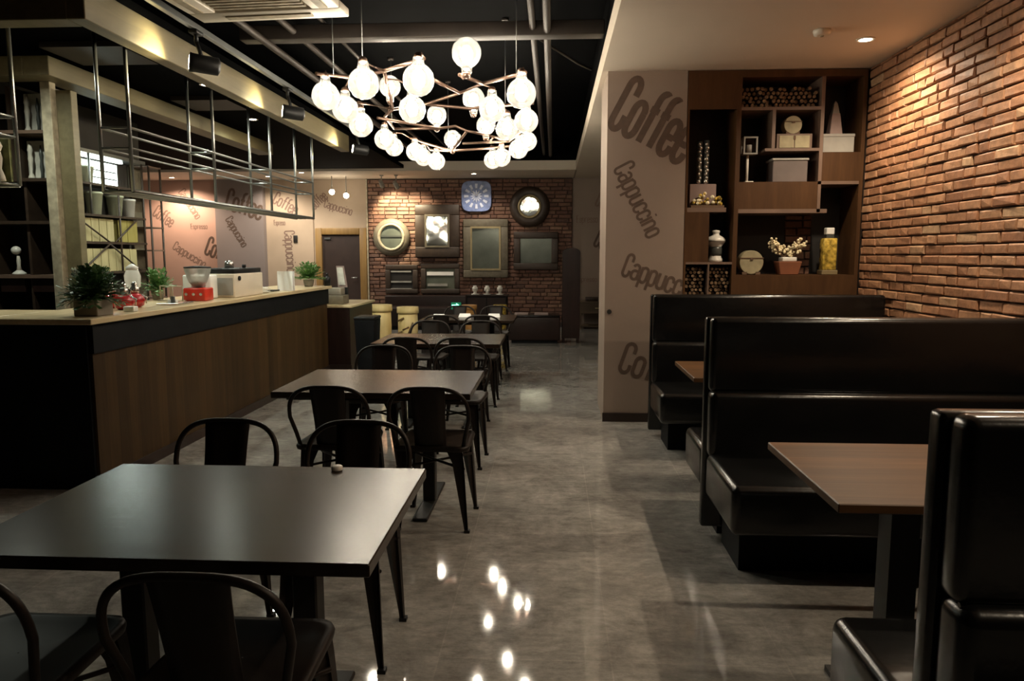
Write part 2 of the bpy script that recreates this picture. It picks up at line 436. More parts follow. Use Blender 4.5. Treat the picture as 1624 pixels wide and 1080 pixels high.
def brick_wall(name, axis, fixed, u0, u1, z0, z1, outward, m, bl, bh, gap, jit, seed, depth=0.03):
    """individual bricks with chamfered faces; axis 'y': wall in the YZ plane, 'x': wall in the XZ plane"""
    rg = random.Random(seed); b = MB(); r = 0; z = z0
    while z < z1 - 0.01:
        zt = min(z + bh - gap, z1); u = u0 - (bl * .5 if r % 2 else 0) - rg.uniform(0, .04)
        while u < u1:
            L = bl * rg.choice((1, 1, 1, .52, .9)); a, e = max(u, u0), min(u + L - gap, u1)
            if e - a > .02:
                d = depth + rg.uniform(-jit, jit); ch = .007
                q = []
                for dd, cc in ((0, 0), (d - ch, 0), (d, ch)):
                    for (uu, zz) in ((a + cc, z + cc), (e - cc, z + cc), (e - cc, zt - cc), (a + cc, zt - cc)):
                        uj = uu + rg.uniform(-.003, .003); zj = zz + rg.uniform(-.003, .003); dj = dd + (rg.uniform(-.003, .003) if dd else 0)
                        q.append((fixed + outward * dj, uj, zj) if axis == 'y' else (uj, fixed + outward * dj, zj))
                f = [(8, 9, 10, 11)]
                for k in range(4):
                    f += [(k, (k + 1) % 4, 4 + (k + 1) % 4, 4 + k), (4 + k, 4 + (k + 1) % 4, 8 + (k + 1) % 4, 8 + k)]
                b.add(q, f)
            u += L
        z += bh; r += 1
    return b

# right wall: mortar bed, then bricks proud of it
wr = struct(B(2.515, 2.7, -3.2, 6.5, 0, 2.86).build('wall_right', 'mortar'))
b = brick_wall('bricks', 'y', 2.515, .9, 6.12, .75, 2.86, -1, 'brick', .225, .0655, .011, .006, 3)
b.build('bricks', 'brick', wr)
# back brick wall, with the side that steps out from the door wall
wb = struct(B(-3.60, .36, 14.28, 14.5, 0, 2.86).build('wall_back', 'mortar_red'))
b = brick_wall('bricks', 'x', 14.28, -3.60, .36, 0, 2.86, -1, 'brick_red', .24, .075, .012, .006, 5)
b.build('bricks', 'brick_red', wb)
wd = struct(B(-4.72, -3.60, YB, YB + .2, 0, 2.86).build('wall_door', 'beige'))
wbe = struct(B(-5.66, -4.72, YB - .02, YB + .2, 0, 2.86).build('wall_beige', 'beige'))
wgr = struct(B(-6.62, -5.66, YB - .16, YB + .2, 0, 2.86).build('wall_grey', 'grey_mural'))
wpk = struct(B(-8.4, -6.62, YB - .04, YB + .2, 0, 2.86).build('wall_pink', 'pink'))
wbr = struct(B(.36, 2.7, YB, YB + .2, 0, 2.86).build('wall_mural', 'taupe'))
struct(B(-8.5, -8.4, -3.2, YB + .2, 0, 3.45).build('wall_left', 'dark_wall'))
struct(B(-8.5, 2.7, -3.3, -3.2, 0, 3.45).build('wall_front', 'dark_wall'))
struct(B(2.6, 2.7, 6.5, YB, 0, 2.86).build('wall_passage', 'taupe'))
# pillar wall with coffee lettering
wp = struct(B(.432, 1.066, 6.105, 6.87, 0, 2.86).build('wall_pillar', 'taupe'))
struct(B(1.066, 2.6, 6.50, 6.87, 0, 2.86).build('wall_alcove', 'shelf_back'))
struct(B(.425, 1.066, 6.09, 6.105, 0, .075).build('baseboard_pillar', 'base'))
struct(B(-3.6, .36, 14.225, 14.24, 0, .09).build('baseboard_back', 'base'))
struct(B(-3.63, -3.605, 14.23, 14.34, 0, 2.86).build('trim_5', 'frame_cream'))
# partition behind the back bar
struct(B(-4.95, -4.80, 4.3, 8.42, 0, 3.35).build('wall_partition', 'dark_wall'))

CL = (.434, 1.064); yl = 6.1035
def px(X, Z): return X, Z
lettering(wp, 'Coffee', .440, 2.435, yl, .43, .645, -28, clip=CL)
lettering(wp, 'Cappuccino', .490, 2.085, yl, .165, .62, -63, clip=CL)
lettering(wp, 'Cappuccino', .565, 1.235, yl, .185, .67, -20, clip=CL)
lettering(wp, 'Coffee', .555, .435, yl, .25, .58, -19, clip=CL)
yb_ = YB - .002
cl = (-8.3, -6.63)
lettering(wpk, 'Cappuccino', -7.58, 1.52, YB - .042, .17, .72, -32, 'letters_faint', cl)
lettering(wpk, 'Coffee', -6.93, 1.42, YB - .042, .36, .62, -22, 'letters', cl)
lettering(wpk, 'Espresso', -7.18, 1.91, YB - .042, .10, .33, 0, 'letters_faint', cl)
lettering(wpk, 'Coffee', -7.95, 2.18, YB - .042, .24, .42, -35, 'letters_faint', cl)
lettering(wpk, 'Cappuccino', -7.40, 2.62, YB - .042, .16, .62, -58, 'letters_faint', cl)
lettering(wgr, 'Coffee', -6.42, 2.30, YB - .162, .40, .72, -18, 'letters', (-6.62, -5.66))
lettering(wgr, 'Cappuccino', -6.42, 2.08, YB - .162, .16, .62, -60, 'letters', (-6.62, -5.66))
lettering(wbe, 'Coffee', -5.52, 2.42, YB - .022, .24, .50, -30, 'letters_faint', (-5.66, -4.72))
lettering(wbe, 'Espresso', -5.50, 1.98, YB - .022, .10, .22, 0, 'letters_faint', (-5.66, -4.72))
lettering(wbe, 'Cappuccino', -5.30, 1.86, YB - .022, .20, .8, -88, 'letters_faint', (-5.66, -4.72))
lettering(wd, 'Cappuccino', -4.50, 2.33, YB - .002, .16, .56, -17, 'letters_faint', (-4.72, -3.62))
lettering(wbr, 'Espresso', .455, 2.02, YB - .002, .13, .40, 0, 'letters_faint', (.36, 1.2))
lettering(wbr, 'Coffee', .78, 1.58, YB - .002, .36, .62, -25, 'letters', (.36, 1.6))
lettering(wbr, 'Espresso', .455, .88, YB - .002, .10, .40, 0, 'letters_faint', (.36, 1.2))
lettering(wbr, 'Coffee', .80, 2.35, YB - .002, .30, .5, -25, 'letters_faint', (.36, 1.6))
lettering(wd, 'Coffee', -4.68, 2.28, YB - .002, .2, .35, 40, 'letters_faint', (-4.72, -3.62))

# door in the back wall
d = struct(bpy.data.objects.new('door_1', None)); COL.objects.link(d); d.location = (-4.16, 14.30, 0)
f = MB(); f.box(-4.66, -4.53, 14.24, 14.35, 0, 1.92); f.box(-3.78, -3.64, 14.24, 14.35, 0, 1.92); f.box(-4.53, -3.78, 14.24, 14.35, 1.79, 1.92)
f.build('door_frame', 'door_wood', d, bevel=.01)
B(-4.53, -3.78, 14.28, 14.34, 0, 1.79).build('door_panel', 'door_dark', d)
B(-4.48, -4.36, 14.255, 14.285, 1.70, 1.735).build('door_closer', 'steel', d)
MB().tube([(-3.85, 14.28, .95), (-3.85, 14.23, .95), (-3.95, 14.23, .95)], .012).build('door_handle', 'steel', d)
# thermostat on the beige wall and switch on the pillar side
tag(B(-5.12, -5.04, 14.31, 14.33, 1.64, 1.78).build('thermostat', 'switch', bevel=.005), 'small dark thermostat on the beige mural wall beside the door', 'thermostat')
tag(MB().lathe([(.02, 0), (.02, .008)], (.47, 6.095, .93), 12, axis='y').build('wall_button', 'switch'), 'tiny dark round button low on the pillar with coffee lettering', 'button')

# limed wood beams over the bar (two nested L-shaped soffits)
b = MB(); b.box(-2.705, -2.60, 4.10, 9.4, 2.70, 2.90)
b.box(-8.3, -2.705, 4.10, 4.24, 2.70, 2.90)
struct(b.build('trim_6', 'beam_wood', bevel=.004, seg=1))
b = MB(); b.box(-3.90, -3.70, 5.36, 9.7, 2.71, 2.85); b.box(-8.3, -3.90, 5.36, 5.56, 2.71, 2.85)
struct(b.build('trim_7', 'beam_wood', bevel=.004, seg=1))
b = MB(); b.box(-8.3, -2.61, 4.11, 12.9, 2.90, 2.96)
struct(b.build('ceiling_bar', 'black_ceiling'))
# duct plates seen between the beams
for i, (x0, x1, y0, y1) in enumerate(((-3.65, -3.05, 5.2, 5.7), (-3.65, -3.1, 7.0, 7.5))):
    tag(B(x0, x1, y0, y1, 2.86, 2.90).build('ceiling_panel', 'pipe'), ['grey access panel on the black ceiling over the near end of the bar', 'grey access panel on the black ceiling over the middle of the bar'][i], 'panel')

# ================================================================ CEILING SERVICES
def pipe(pts, r, label): return tag(MB().tube(pts, r, 10).build('ceiling_pipe', 'pipe'), label, 'pipe')
tag(B(-2.45, .38, 5.80, 5.93, 3.06, 3.17).build('ceiling_duct', 'pipe', bevel=.008), 'long grey-brown box duct crossing the black ceiling above the chandelier', 'duct')
pipe([(-.055, .5, 3.10), (-.055, 12.9, 3.10)], .030, 'right pipe of the pair running along the black ceiling near the cream edge')
pipe([(-.165, .5, 3.12), (-.165, 12.9, 3.12)], .026, 'left pipe of the pair running along the black ceiling near the cream edge')
pipe([(-2.25, 3.6, 3.05), (-2.25, 12.9, 3.05)], .030, 'thick pipe along the ceiling just right of the spotlight track')
pipe([(-2.02, 4.8, 3.12), (-2.02, 12.9, 3.12)], .026, 'pipe along the ceiling second to the right of the spotlight track')
pipe([(-1.80, 5.0, 3.20), (-1.80, 12.9, 3.20)], .016, 'thin conduit running the ceiling behind the air conditioner')
pipe([(-.25, 6.4, 3.28), (-.02, 6.8, 3.24), (.22, 7.2, 3.20), (.36, 7.4, 3.19)], .012, 'thin bent conduit near the cream ceiling edge behind the box duct')
t = thing('ceiling_air_conditioner', 'white ceiling cassette air conditioner in the black ceiling at the top of the picture', 'air conditioner', (-1.75, 4.05, 2.9)); ac = t
a = MB(); x0, x1, y0, y1 = -2.22, -1.28, 3.55, 4.55
a.box(x0, x1, y0, y0 + .17, 2.88, 2.93); a.box(x0, x1, y1 - .17, y1, 2.88, 2.93); a.box(x0, x0 + .17, y0 + .17, y1 - .17, 2.88, 2.93); a.box(x1 - .17, x1, y0 + .17, y1 - .17, 2.88, 2.93)
a.build('panel_frame', 'white_plastic', t, bevel=.008)
g = MB()
for k in range(14): g.box(x0 + .19, x1 - .19, y0 + .19 + k * .045, y0 + .215 + k * .045, 2.885, 2.895)
g.box(x0 + .17, x1 - .17, y0 + .17, y1 - .17, 2.90, 2.925)
g.build('intake_grille', 'frame_cream', t)
v = MB(); v.box(x0 + .2, x1 - .2, y1 - .11, y1 - .06, 2.872, 2.885); v.box(x1 - .11, x1 - .06, y0 + .2, y1 - .2, 2.872, 2.885); v.box(x0 + .06, x0 + .11, y0 + .2, y1 - .2, 2.872, 2.885); v.box(x0 + .2, x1 - .2, y0 + .06, y0 + .11, 2.872, 2.885)
v.build('air_vane', 'frame_cream', t)
B(x0 + .1, x1 - .1, y0 + .1, y1 - .1, 2.93, 3.35).build('housing', 'pipe', t)
ac.rotation_euler = (0, 0, R(-4)); ac.location.y += .07; ac.location.z -= .045

tag(B(-2.37, -2.33, 3.3, 9.0, 2.86, 2.90).build('track_rail', 'steel', bevel=.004, seg=1), 'black and silver lighting track running beside the wooden beam', 'track')
def track_spot(y, label):
    t = thing('track_spotlight', label, 'spotlight', (-2.35, y, 2.86), 'spotlights on the track')
    MB().tube([(-2.35, y, 2.86), (-2.35, y, 2.79)], .014).build('stem', 'black_plastic', t)
    B(-2.38, -2.32, y - .05, y + .05, 2.835, 2.86).build('adapter', 'black_plastic', t, bevel=.006)
    d = Vector((-.86, -.36, .10)).normalized(); c = Vector((-2.32, y + .04, 2.655))
    MB().tube([(-2.35, y, 2.79), c], .014).build('yoke', 'black_plastic', t)
    MB().tube([c - d * .10, c - d * .085, c + d * .06, c + d * .09], [.03, .058, .060, .064], 16).build('lamp_head', 'black_plastic', t)
    MB().tube([c + d * .0905, c + d * .094], .045, 16).build('lens', 'spot_lens', t)
    return c + d * .11, d
spots = [track_spot(4.88, 'black spotlight on the track nearest the camera, aimed at the wooden beam'),
         track_spot(6.55, 'black spotlight midway along the track, aimed at the wooden beam'),
         track_spot(8.85, 'spotlight at the far end of the track beyond the chandelier')]

def downlight(x, y, z, label, group=None):
    t = thing('downlight', label, 'downlight', (x, y, z), group)
    MB().lathe([(.062, -.006), (.062, 0), (.045, 0), (.043, -.006), (.062, -.006)], (x, y, z), 20).build('trim_ring', 'white_plastic', t)
    MB().lathe([(.041, -.003), (.041, 0)], (x, y, z), 20).build('lens', 'downlight', t)
    return t
downlight(2.12, 5.32, 2.86, 'glowing round downlight in the cream ceiling close to the display shelf and brick wall')
t = thing('smoke_detector', 'small white round smoke detector on the cream ceiling beside the downlight', 'smoke detector', (1.75, 5.1, 2.86))
MB().lathe([(.03, -.035), (.05, -.03), (.056, -.012), (.056, 0)], (1.75, 5.1, 2.86), 20).build('body', 'white_plastic', t)
MB().lathe([(.012, -.042), (.014, -.033)], (1.75, 5.1, 2.86), 10).build('sensor', 'frame_cream', t)

for x, y, lab in ((-3.75, 4.78, 'round downlight in the black ceiling over the left end of the bar'), (-3.08, 6.55, 'round downlight in the black ceiling over the middle of the bar'), (-3.35, 8.2, 'round downlight in the black ceiling over the far part of the bar')):
    downlight(x, y, 2.90, lab)
# ================================================================ CHANDELIER
GLOBES = [(-1.65,5.38,2.54,1),(-1.60,5.71,2.51,1),(-1.63,6.28,2.49,1),(-1.23,4.83,2.50,1),(-1.53,6.98,2.96,0),(-0.85,4.71,2.49,1),(-1.05,5.54,2.47,1),(-1.18,7.54,2.80,0),(-0.59,5.09,2.75,0),(-0.72,6.73,2.79,0),(-0.47,5.71,2.50,1),(-0.22,5.09,2.48,1),(-0.23,6.28,2.51,1),(-0.71,7.85,2.75,0),(-0.42,6.73,2.52,1),(-1.16,8.56,2.72,0),(-0.28,8.05,2.61,1),(-0.37,7.85,2.50,1),(-0.57,8.19,2.46,1),(-0.70,8.56,2.48,1),(-1.65,7.25,2.52,1),(-1.76,8.19,2.58,1),(-1.57,8.41,2.56,1),(-1.52,8.66,2.53,1),(-1.35,8.56,2.47,1)]
BRANCHES = [[(-1.27,4.90,2.66),(-1.20,5.30,2.69),(-0.82,4.75,2.63)],[(-1.69,5.30,2.68),(-1.50,5.60,2.72),(-1.20,5.30,2.69)],[(-1.20,5.30,2.69),(-1.40,6.50,2.66),(-1.60,6.10,2.64)],[(-0.83,5.20,2.60),(-0.73,5.80,2.64),(-0.52,5.50,2.64),(-0.64,5.10,2.61)],[(-0.52,5.50,2.64),(-0.19,5.10,2.62)],[(-0.73,5.80,2.64),(-1.06,6.20,2.64),(-1.40,6.50,2.66)],[(-1.66,7.00,2.68),(-1.15,7.50,2.66),(-1.00,7.60,2.70),(-0.88,7.60,2.65),(-0.67,7.70,2.62)],[(-0.17,6.30,2.66),(-0.72,6.40,2.64),(-1.06,6.20,2.64)],[(-0.88,7.60,2.65),(-1.18,8.60,2.59),(-1.62,8.40,2.71)],[(-1.01,8.30,2.63),(-0.48,8.10,2.62)],[(-1.63,7.60,2.68),(-1.15,7.50,2.66)],[(-1.40,6.50,2.66),(-1.60,7.05,2.70),(-1.63,7.60,2.68)],[(-1.43,8.60,2.61),(-1.18,8.60,2.59),(-0.50,8.40,2.61)],[(-0.48,8.10,2.62),(-0.26,7.40,2.67)],[(-0.67,7.70,2.62),(-0.48,8.10,2.62)]]
ch = thing('chandelier', 'large branching bronze chandelier with clear glass globes hanging under the black ceiling', 'chandelier', (-1.0, 6.5, 2.66))
segs = []
for line in BRANCHES:
    MB().tube(line, .013, 8).build('branch', 'bronze', ch)
    segs += [(Vector(line[i]), Vector(line[i + 1])) for i in range(len(line) - 1)]
def nearest(p):
    best = None
    for a, b_ in segs:
        t_ = max(0, min(1, (p - a).dot(b_ - a) / (b_ - a).length_squared)); q = a + (b_ - a) * t_
        if best is None or (q - p).length < (best - p).length: best = q
    return best
for (x, y, z, up) in GLOBES:
    s = 1 if up else -1
    pr = []
    for k in range(11):
        a = math.pi * (k / 10) * .87; pr.append((max(1e-5, .1 * math.sin(a)), -.1 * math.cos(a) * s))
    pr += [(.036, .112 * s), (.034, .135 * s)]
    g = MB().lathe(pr, (x, y, z), 24).build('globe', 'globe', ch)
    c = MB().lathe([(.026, .13 * s), (.028, .14 * s), (.026, .155 * s), (.014, .165 * s)], (x, y, z), 12)
    top = Vector((x, y, z + .16 * s)); q = nearest(top)
    c.tube([top, (top + q) / 2 + Vector((0, 0, .02 * s)), q], .006, 6)
    c.build('socket', 'bronze', g)
    MB().sphere((x, y, z + .012 * s), .042, 14, 9, sc=(1, 1, 1.25)).build('bulb', 'bulb', g)
for (x, y, z) in [(-1.6,5.42,2.70),(-1.26,4.93,2.66),(-1.63,7.5,2.68),(-0.26,5.2,2.62),(-0.41,6.34,2.65),(-1.2,8.5,2.60)]:
    MB().tube([(x, y, z), (x, y, 3.35)], .0035, 6).build('suspension_cable', 'steel', ch)
    MB().lathe([(.03, -.02), (.03, 0)], (x, y, 3.35), 10).build('ceiling_cup', 'pipe', ch)

# ================================================================ BAR COUNTER
t = thing('bar_counter', 'long wood-clad bar counter with a pale wooden top and black upper band', 'bar counter', (-2.9, 6.3, 0))
B(-2.72, -2.70, 4.12, 8.62, .07, .82).build('front_panel', 'bar_wood', t)
b = MB(); b.box(-2.72, -2.69, 4.12, 8.66, .82, .995); b.box(-4.5, -2.72, 4.10, 4.13, .0, .995); b.build('black_band', 'black_panel', t)
B(-3.28, -2.72, 4.13, 8.62, .0, .99).build('cabinet_body', 'black_panel', t)
B(-4.5, -3.28, 4.13, 4.70, 0, .99).build('return_body', 'black_panel', t)
B(-2.715, -2.685, 4.12, 8.62, 0, .07).build('kick_board', 'base', t)
b = MB(); b.box(-3.34, -2.665, 4.07, 8.72, .995, 1.03); b.box(-4.55, -3.34, 4.07, 4.75, .995, 1.03); b.build('countertop', 'bar_top', t, bevel=.004, seg=1)

t = thing('service_counter', 'lower dark wooden counter with pale top beyond the far end of the bar', 'counter', (-2.7, 9.25, 0))
B(-2.95, -2.46, 8.74, 9.85, 0, .76).build('cabinet_body', 'lacquer', t)
B(-2.98, -2.43, 8.73, 9.9, .76, .79).build('countertop', 'bar_top', t, bevel=.004, seg=1)
B(-2.96, -2.45, 8.73, 9.86, 0, .06).build('kick_board', 'base', t)

# ---- hanging metal racks
t = thing('hanging_rack', 'long open steel rack of bars hung from the ceiling over the bar', 'hanging rack', (-2.85, 6.55, 2.9))
def bar_part(n, p, q, r, par, m='steel'): return MB().tube([p, q], r, 8).build(n, m, par)
ys = (4.73, 5.92, 7.12, 8.38)
for y in ys:
    for x in (-2.75, -2.95):
        bar_part('post', (x, y, 1.81), (x, y, 2.90), .0125, t)
    for z in (1.815, 2.09, 2.22): bar_part('cross_bar', (-2.95, y, z), (-2.75, y, z), .008, t)
for x in (-2.75, -2.95):
    for z, r in ((1.815, .014), (2.09, .007), (2.22, .009)): bar_part('rail', (x, ys[0], z), (x, ys[-1], z), r, t)
for x in (-2.80, -2.85, -2.90): bar_part('shelf_bar', (x, ys[0], 1.812), (x, ys[-1], 1.812), .007, t)
t = thing('hanging_rack', 'short open steel rack hung over the near return of the bar at the left edge', 'hanging rack', (-3.8, 4.3, 2.7))
for y, zt in ((4.13, 2.70), (4.30, 2.90)):
    for x in (-3.2, -4.3): bar_part('post', (x, y, 1.81), (x, y, zt), .0125, t)
    for z, r in ((1.815, .014), (2.095, .009), (2.21, .007)): bar_part('rail', (-4.3, y, z), (-3.2, y, z), r, t)
for x in (-3.2, -3.75, -4.3):
    for z in (1.815, 2.095, 2.21): bar_part('cross_bar', (x, 4.13, z), (x, 4.30, z), .007, t)

# ================================================================ BACK BAR SHELVES
# bookcase that faces the camera under the inner beam
t = thing('back_bar_bookcase', 'tall dark bookcase with a pale end post behind the left end of the bar', 'bookcase', (-4.35, 5.75, 0))
b = MB(); b.box(-3.915, -3.835, 5.55, 5.62, 0, 2.71); b.build('end_post', 'frame_cream', t, bevel=.004, seg=1)
b = MB(); b.box(-3.87, -3.72, 5.62, 5.70, 0, 2.66); b.build('end_panel', 'beam_wood', t, bevel=.004, seg=1)
B(-4.78, -3.90, 5.92, 5.95, 0, 2.70).build('back_panel', 'shelf_back', t)
for x, z0, z1 in ((-4.79, 0, 2.70), (-4.50, 0, 2.70), (-4.155, 0, 1.97), (-4.25, 1.995, 2.70), (-3.935, 0, 2.70)): B(x - .01, x + .012, 5.64, 5.92, z0, z1).build('upright', 'frame_dark', t)
for z, m in ((1.215, 'shelf_edge'), (1.64, 'frame_dark'), (1.97, 'frame_dark'), (2.335, 'shelf_edge'), (.9, 'frame_dark')):
    B(-4.79, -3.95, 5.60, 5.92, z, z + .025).build('shelf', m, t)
for (x, z) in ((-4.30, 1.105), (-4.035, 1.105)):
    B(x - .11, x + .09, 5.63, 5.90, z, 1.215).build('drawer_front', 'lacquer', t)
for i, (z, lab) in enumerate(((1.995, 'pale grey shadow box with a slim figure on the middle shelf of the bookcase'), (2.36, 'pale grey shadow box with a slim figure on the top shelf of the bookcase'))):
    s = thing('figure_shadow_box', lab, 'shadow box', (-4.145, 5.72, z), 'shadow boxes on the bookcase')
    B(-4.215, -4.07, 5.78, 5.80, z + .002, z + .31).build('backing', 'photo_grey', s)
    MB().lathe([(.026, 0), (.024, .02), (.009, .05), (.014, .11), (.020, .16), (.012, .20), (.021, .225), (.014, .265), (.005, .285)], (-4.15, 5.72, z + .002), 14).build('figure', 'stone', s)
    MB().lathe([(.012, 0), (.009, .05), (.014, .10), (.008, .15), (.014, .2), (.004, .27)], (-4.088, 5.755, z + .002), 12).build('shadow_shape', 'dark_ceramic', s)  # dark turned shape stands in for the shadow right of the figure
s = thing('figure_shadow_box', 'mottled green shadow box with a pale bust hung in the rack at the left edge', 'shadow box', (-3.37, 4.22, 1.832), 'shadow boxes on the bookcase')
s['group'] = 'shadow box in the hanging rack'
B(-3.52, -3.22, 4.26, 4.28, 1.833, 2.08).build('backing', 'green_back', s)
MB().lathe([(.04, 0), (.035, .03), (.022, .07), (.03, .13), (.022, .17), (.034, .2), (.02, .235)], (-3.265, 4.215, 1.833), 14).build('bust', 'stone', s)
t = thing('white_figurine', 'white stone figurine on a round foot standing in the dark bookcase', 'figurine', (-4.30, 5.70, 1.24))
MB().lathe([(.052, 0), (.05, .012), (.02, .035)], (-4.30, 5.70, 1.241), 16).build('foot', 'white_ceramic', t)
MB().lathe([(.02, .03), (.013, .07), (.016, .11), (.010, .15)], (-4.30, 5.70, 1.241), 14).build('stem', 'stone', t)
MB().sphere((-4.315, 5.70, 1.435), .034, 14, 9, sc=(1.1, 1, 1)).build('head', 'white_ceramic', t)

# metal wall shelf running back along the partition
t = thing('metal_bucket_rack', 'dark metal wall shelf with diagonal braces holding buckets behind the bar', 'wall shelf', (-4.7, 7.5, 1.0))
for y in (6.86, 7.16, 7.63, 8.10):
    bar_part('post', (-4.60, y, 1.0 if y != 7.16 else 1.8), (-4.60, y, 2.42 if y != 7.63 else 2.12), .011, t, 'frame_dark' if y != 7.16 else 'steel')
for z in (1.205, 1.51, 1.785, 2.095):
    B(-4.79, -4.59, 6.84, 8.12, z, z + .022).build('shelf', 'frame_dark', t)
B(-4.79, -4.58, 6.84, 8.15, 2.40, 2.435).build('top_shelf', 'steel', t)
for p, q in (((6.86, 1.785), (7.42, 1.53)), ((7.95, 1.785), (7.52, 1.53)), ((7.42, 1.51), (6.90, 1.22)), ((7.42, 1.51), (7.98, 1.22))):
    bar_part('brace', (-4.595, p[0], p[1]), (-4.595, q[0], q[1]), .009, t, 'frame_dark')
B(-4.70, -4.665, 6.88, 7.85, 2.375, 2.398).build('light_strip', 'cool', t)
t = thing('lit_menu_board', 'bright white backlit menu board with dark lines on the top metal shelf', 'menu board', (-4.77, 7.7, 2.12))
B(-4.795, -4.775, 7.42, 7.92, 2.12, 2.37).build('panel', 'cool', t)
for z in (2.20, 2.275): B(-4.776, -4.770, 7.44, 7.90, z, z + .012).build('line_of_text', 'dark_ceramic', t)
tag(B(-4.79, -4.775, 6.86, 7.40, 2.12, 2.37).build('white_back_board', 'white_enamel'), 'white board lit from above behind the two pots on the top metal shelf', 'board')
def bucket(y, z, h, r, m, label, group, plant=False):
    t = thing('tin_bucket', label, 'bucket', (-4.70, y, z), group)
    MB().lathe([(r * .72, 0), (r * .98, h * .9), (r * 1.04, h * .9), (r * 1.04, h), (r * .94, h), (r * .9, h * .9)], (-4.70, y, z), 18).build('body', m, t)
    MB().lathe([(r * .93, h * .86), (r * .5, h * .93), (.001, h * .96)], (-4.70, y, z), 14).build('filling', 'green_back', t)
g = 'buckets on the metal shelf'
bucket(6.98, 2.1185, .20, .068, 'white_enamel', 'white bucket on the top metal shelf next to the bookcase', g)
bucket(7.27, 2.1185, .17, .068, 'pot_sage', 'sage green bucket in the middle of the top metal shelf', g)
bucket(7.02, 1.8085, .22, .085, 'frame_cream', 'cream bucket nearest the bookcase on the second metal shelf', g)
bucket(7.36, 1.8085, .23, .085, 'pot_sage', 'sage bucket second from the bookcase on the second metal shelf', g)
bucket(7.72, 1.8085, .22, .085, 'pot_sage', 'sage bucket third from the bookcase on the second metal shelf', g)
bucket(7.98, 1.8085, .20, .07, 'white_enamel', 'white bucket at the far end of the second metal shelf', g)
for (y0, y1, z, m, lab) in ((6.90, 7.58, 1.5335, 'straw', 'straw coloured board crate behind the upper diagonal braces'), (7.66, 8.02, 1.5335, 'olive_board', 'yellow olive board crate beside the upper diagonal braces'), (6.90, 7.98, 1.2285, 'straw', 'long straw coloured crate on the lowest metal shelf')):
    t = thing('board_crate', lab, 'crate', (-4.7, (y0 + y1) / 2, z))
    B(-4.78, -4.64, y0, y1, z, z + .235).build('crate_body', m, t, bevel=.004, seg=1)
    b = MB()
    for k in range(int((y1 - y0) / .13)): b.box(-4.642, -4.634, y0 + .03 + k * .13, y0 + .05 + k * .13, z, z + .235)
    b.build('slats', m, t)
t = thing('narrow_shelf_rack', 'narrow dark shelf rack at the far end of the metal wall shelf', 'shelf rack', (-4.65, 8.3, 0))
for y in (8.17, 8.41):
    for x in (-4.78, -4.56): bar_part('post', (x, y, 0), (x, y, 2.40), .012, t, 'frame_dark')
for z in (.9, 1.22, 1.44, 1.70, 2.05, 2.38): B(-4.79, -4.55, 8.16, 8.42, z, z + .015).build('shelf', 'shelf_edge', t)
B(-4.795, -4.785, 8.16, 8.42, .9, 2.38).build('back_panel', 'frame_olive', t)

# ================================================================ THINGS ON THE BAR
def foliage(par, c, r, h, n, m, leaf=.07, seed=1, droop=.5):
    rg = random.Random(seed); b = MB()
    for i in range(n):
        a = rg.uniform(0, 2 * math.pi); ph = rg.uniform(.12, 1.25); L = r * rg.uniform(.65, 1.1)
        pts = []
        for k in range(5):
            s = k / 4; rr = L * s * math.cos(ph) * 1.15; zz = h * (math.sin(ph) * s * 1.15 - droop * s * s * math.cos(ph))
            pts.append(Vector((c[0] + rr * math.cos(a), c[1] + rr * math.sin(a), c[2] + zz)))
        side = Vector((-math.sin(a), math.cos(a), rg.uniform(-.2, .2)))
        b.tube(pts, .0015, 4)
        for k in range(1, 5):
            for sgn in (-1, 1):
                p = pts[k]; d = (pts[k] - pts[k - 1]).normalized(); e = (d * .6 + side * sgn).normalized() * leaf * rg.uniform(.6, 1.1)
                w = d * leaf * .26; lift = Vector((0, 0, rg.uniform(-.01, .015)))
                b.add([p, p + e * .5 + w + lift, p + e + lift * .5, p + e * .5 - w], [(0, 1, 2, 3)])
    return b.build('foliage', m, par)
def potted(name, label, cat, c, potmb, potm, r, h, n, m, leaf, seed, z_top, droop=.5):
    t = thing(name, label, cat, c)
    potmb.build('pot', potm, t, bevel=.004, seg=1)
    foliage(t, (c[0], c[1], z_top), r, h, n, m, leaf, seed, droop)
    return t
ZB = 1.031
potted('potted_fern', 'bushy dark green fern in a grey planter on the near corner of the bar', 'potted plant', (-2.80, 4.32, ZB),
       B(-2.88, -2.73, 4.24, 4.40, ZB, ZB + .10), 'pot_grey', .165, .19, 210, 'leaf', .045, 3, ZB + .10, .35)
tag(B(-2.79, -2.72, 4.60, 4.66, ZB, ZB + .035).build('napkin_box', 'white_enamel', bevel=.006), 'small white napkin box on the bar between the fern and red jars', 'napkin box')
def siphon(x, y, label):
    t = thing('red_glass_jar', label, 'jar', (x, y, ZB), 'red glass jars on the bar')
    MB().lathe([(.035, 0), (.058, .015), (.066, .05), (.055, .085), (.028, .10)], (x, y, ZB), 18).build('bowl', 'red_glass', t)
    MB().lathe([(.026, .10), (.03, .115), (.03, .135), (.018, .15), (.022, .165), (.006, .185)], (x, y, ZB), 14).build('lid', 'silver', t)
    MB().tube([(x + .05, y, ZB + .09), (x + .085, y, ZB + .07), (x + .08, y, ZB + .03)], .005).build('handle', 'silver', t)
siphon(-2.90, 4.80, 'bright red glass jar with silver lid nearest the fern on the bar')
siphon(-2.94, 5.00, 'dark red glass jar with silver lid behind the bright red jar')
siphon(-3.06, 4.92, 'red glass jar with silver lid half hidden behind the fern')
t = thing('glass_water_dispenser', 'tall glass and silver dispenser between the fern and the red jars', 'dispenser', (-3.02, 5.12, ZB))
MB().lathe([(.045, 0), (.045, .02), (.02, .04), (.02, .12)], (-3.02, 5.12, ZB), 16).build('stand', 'silver', t)
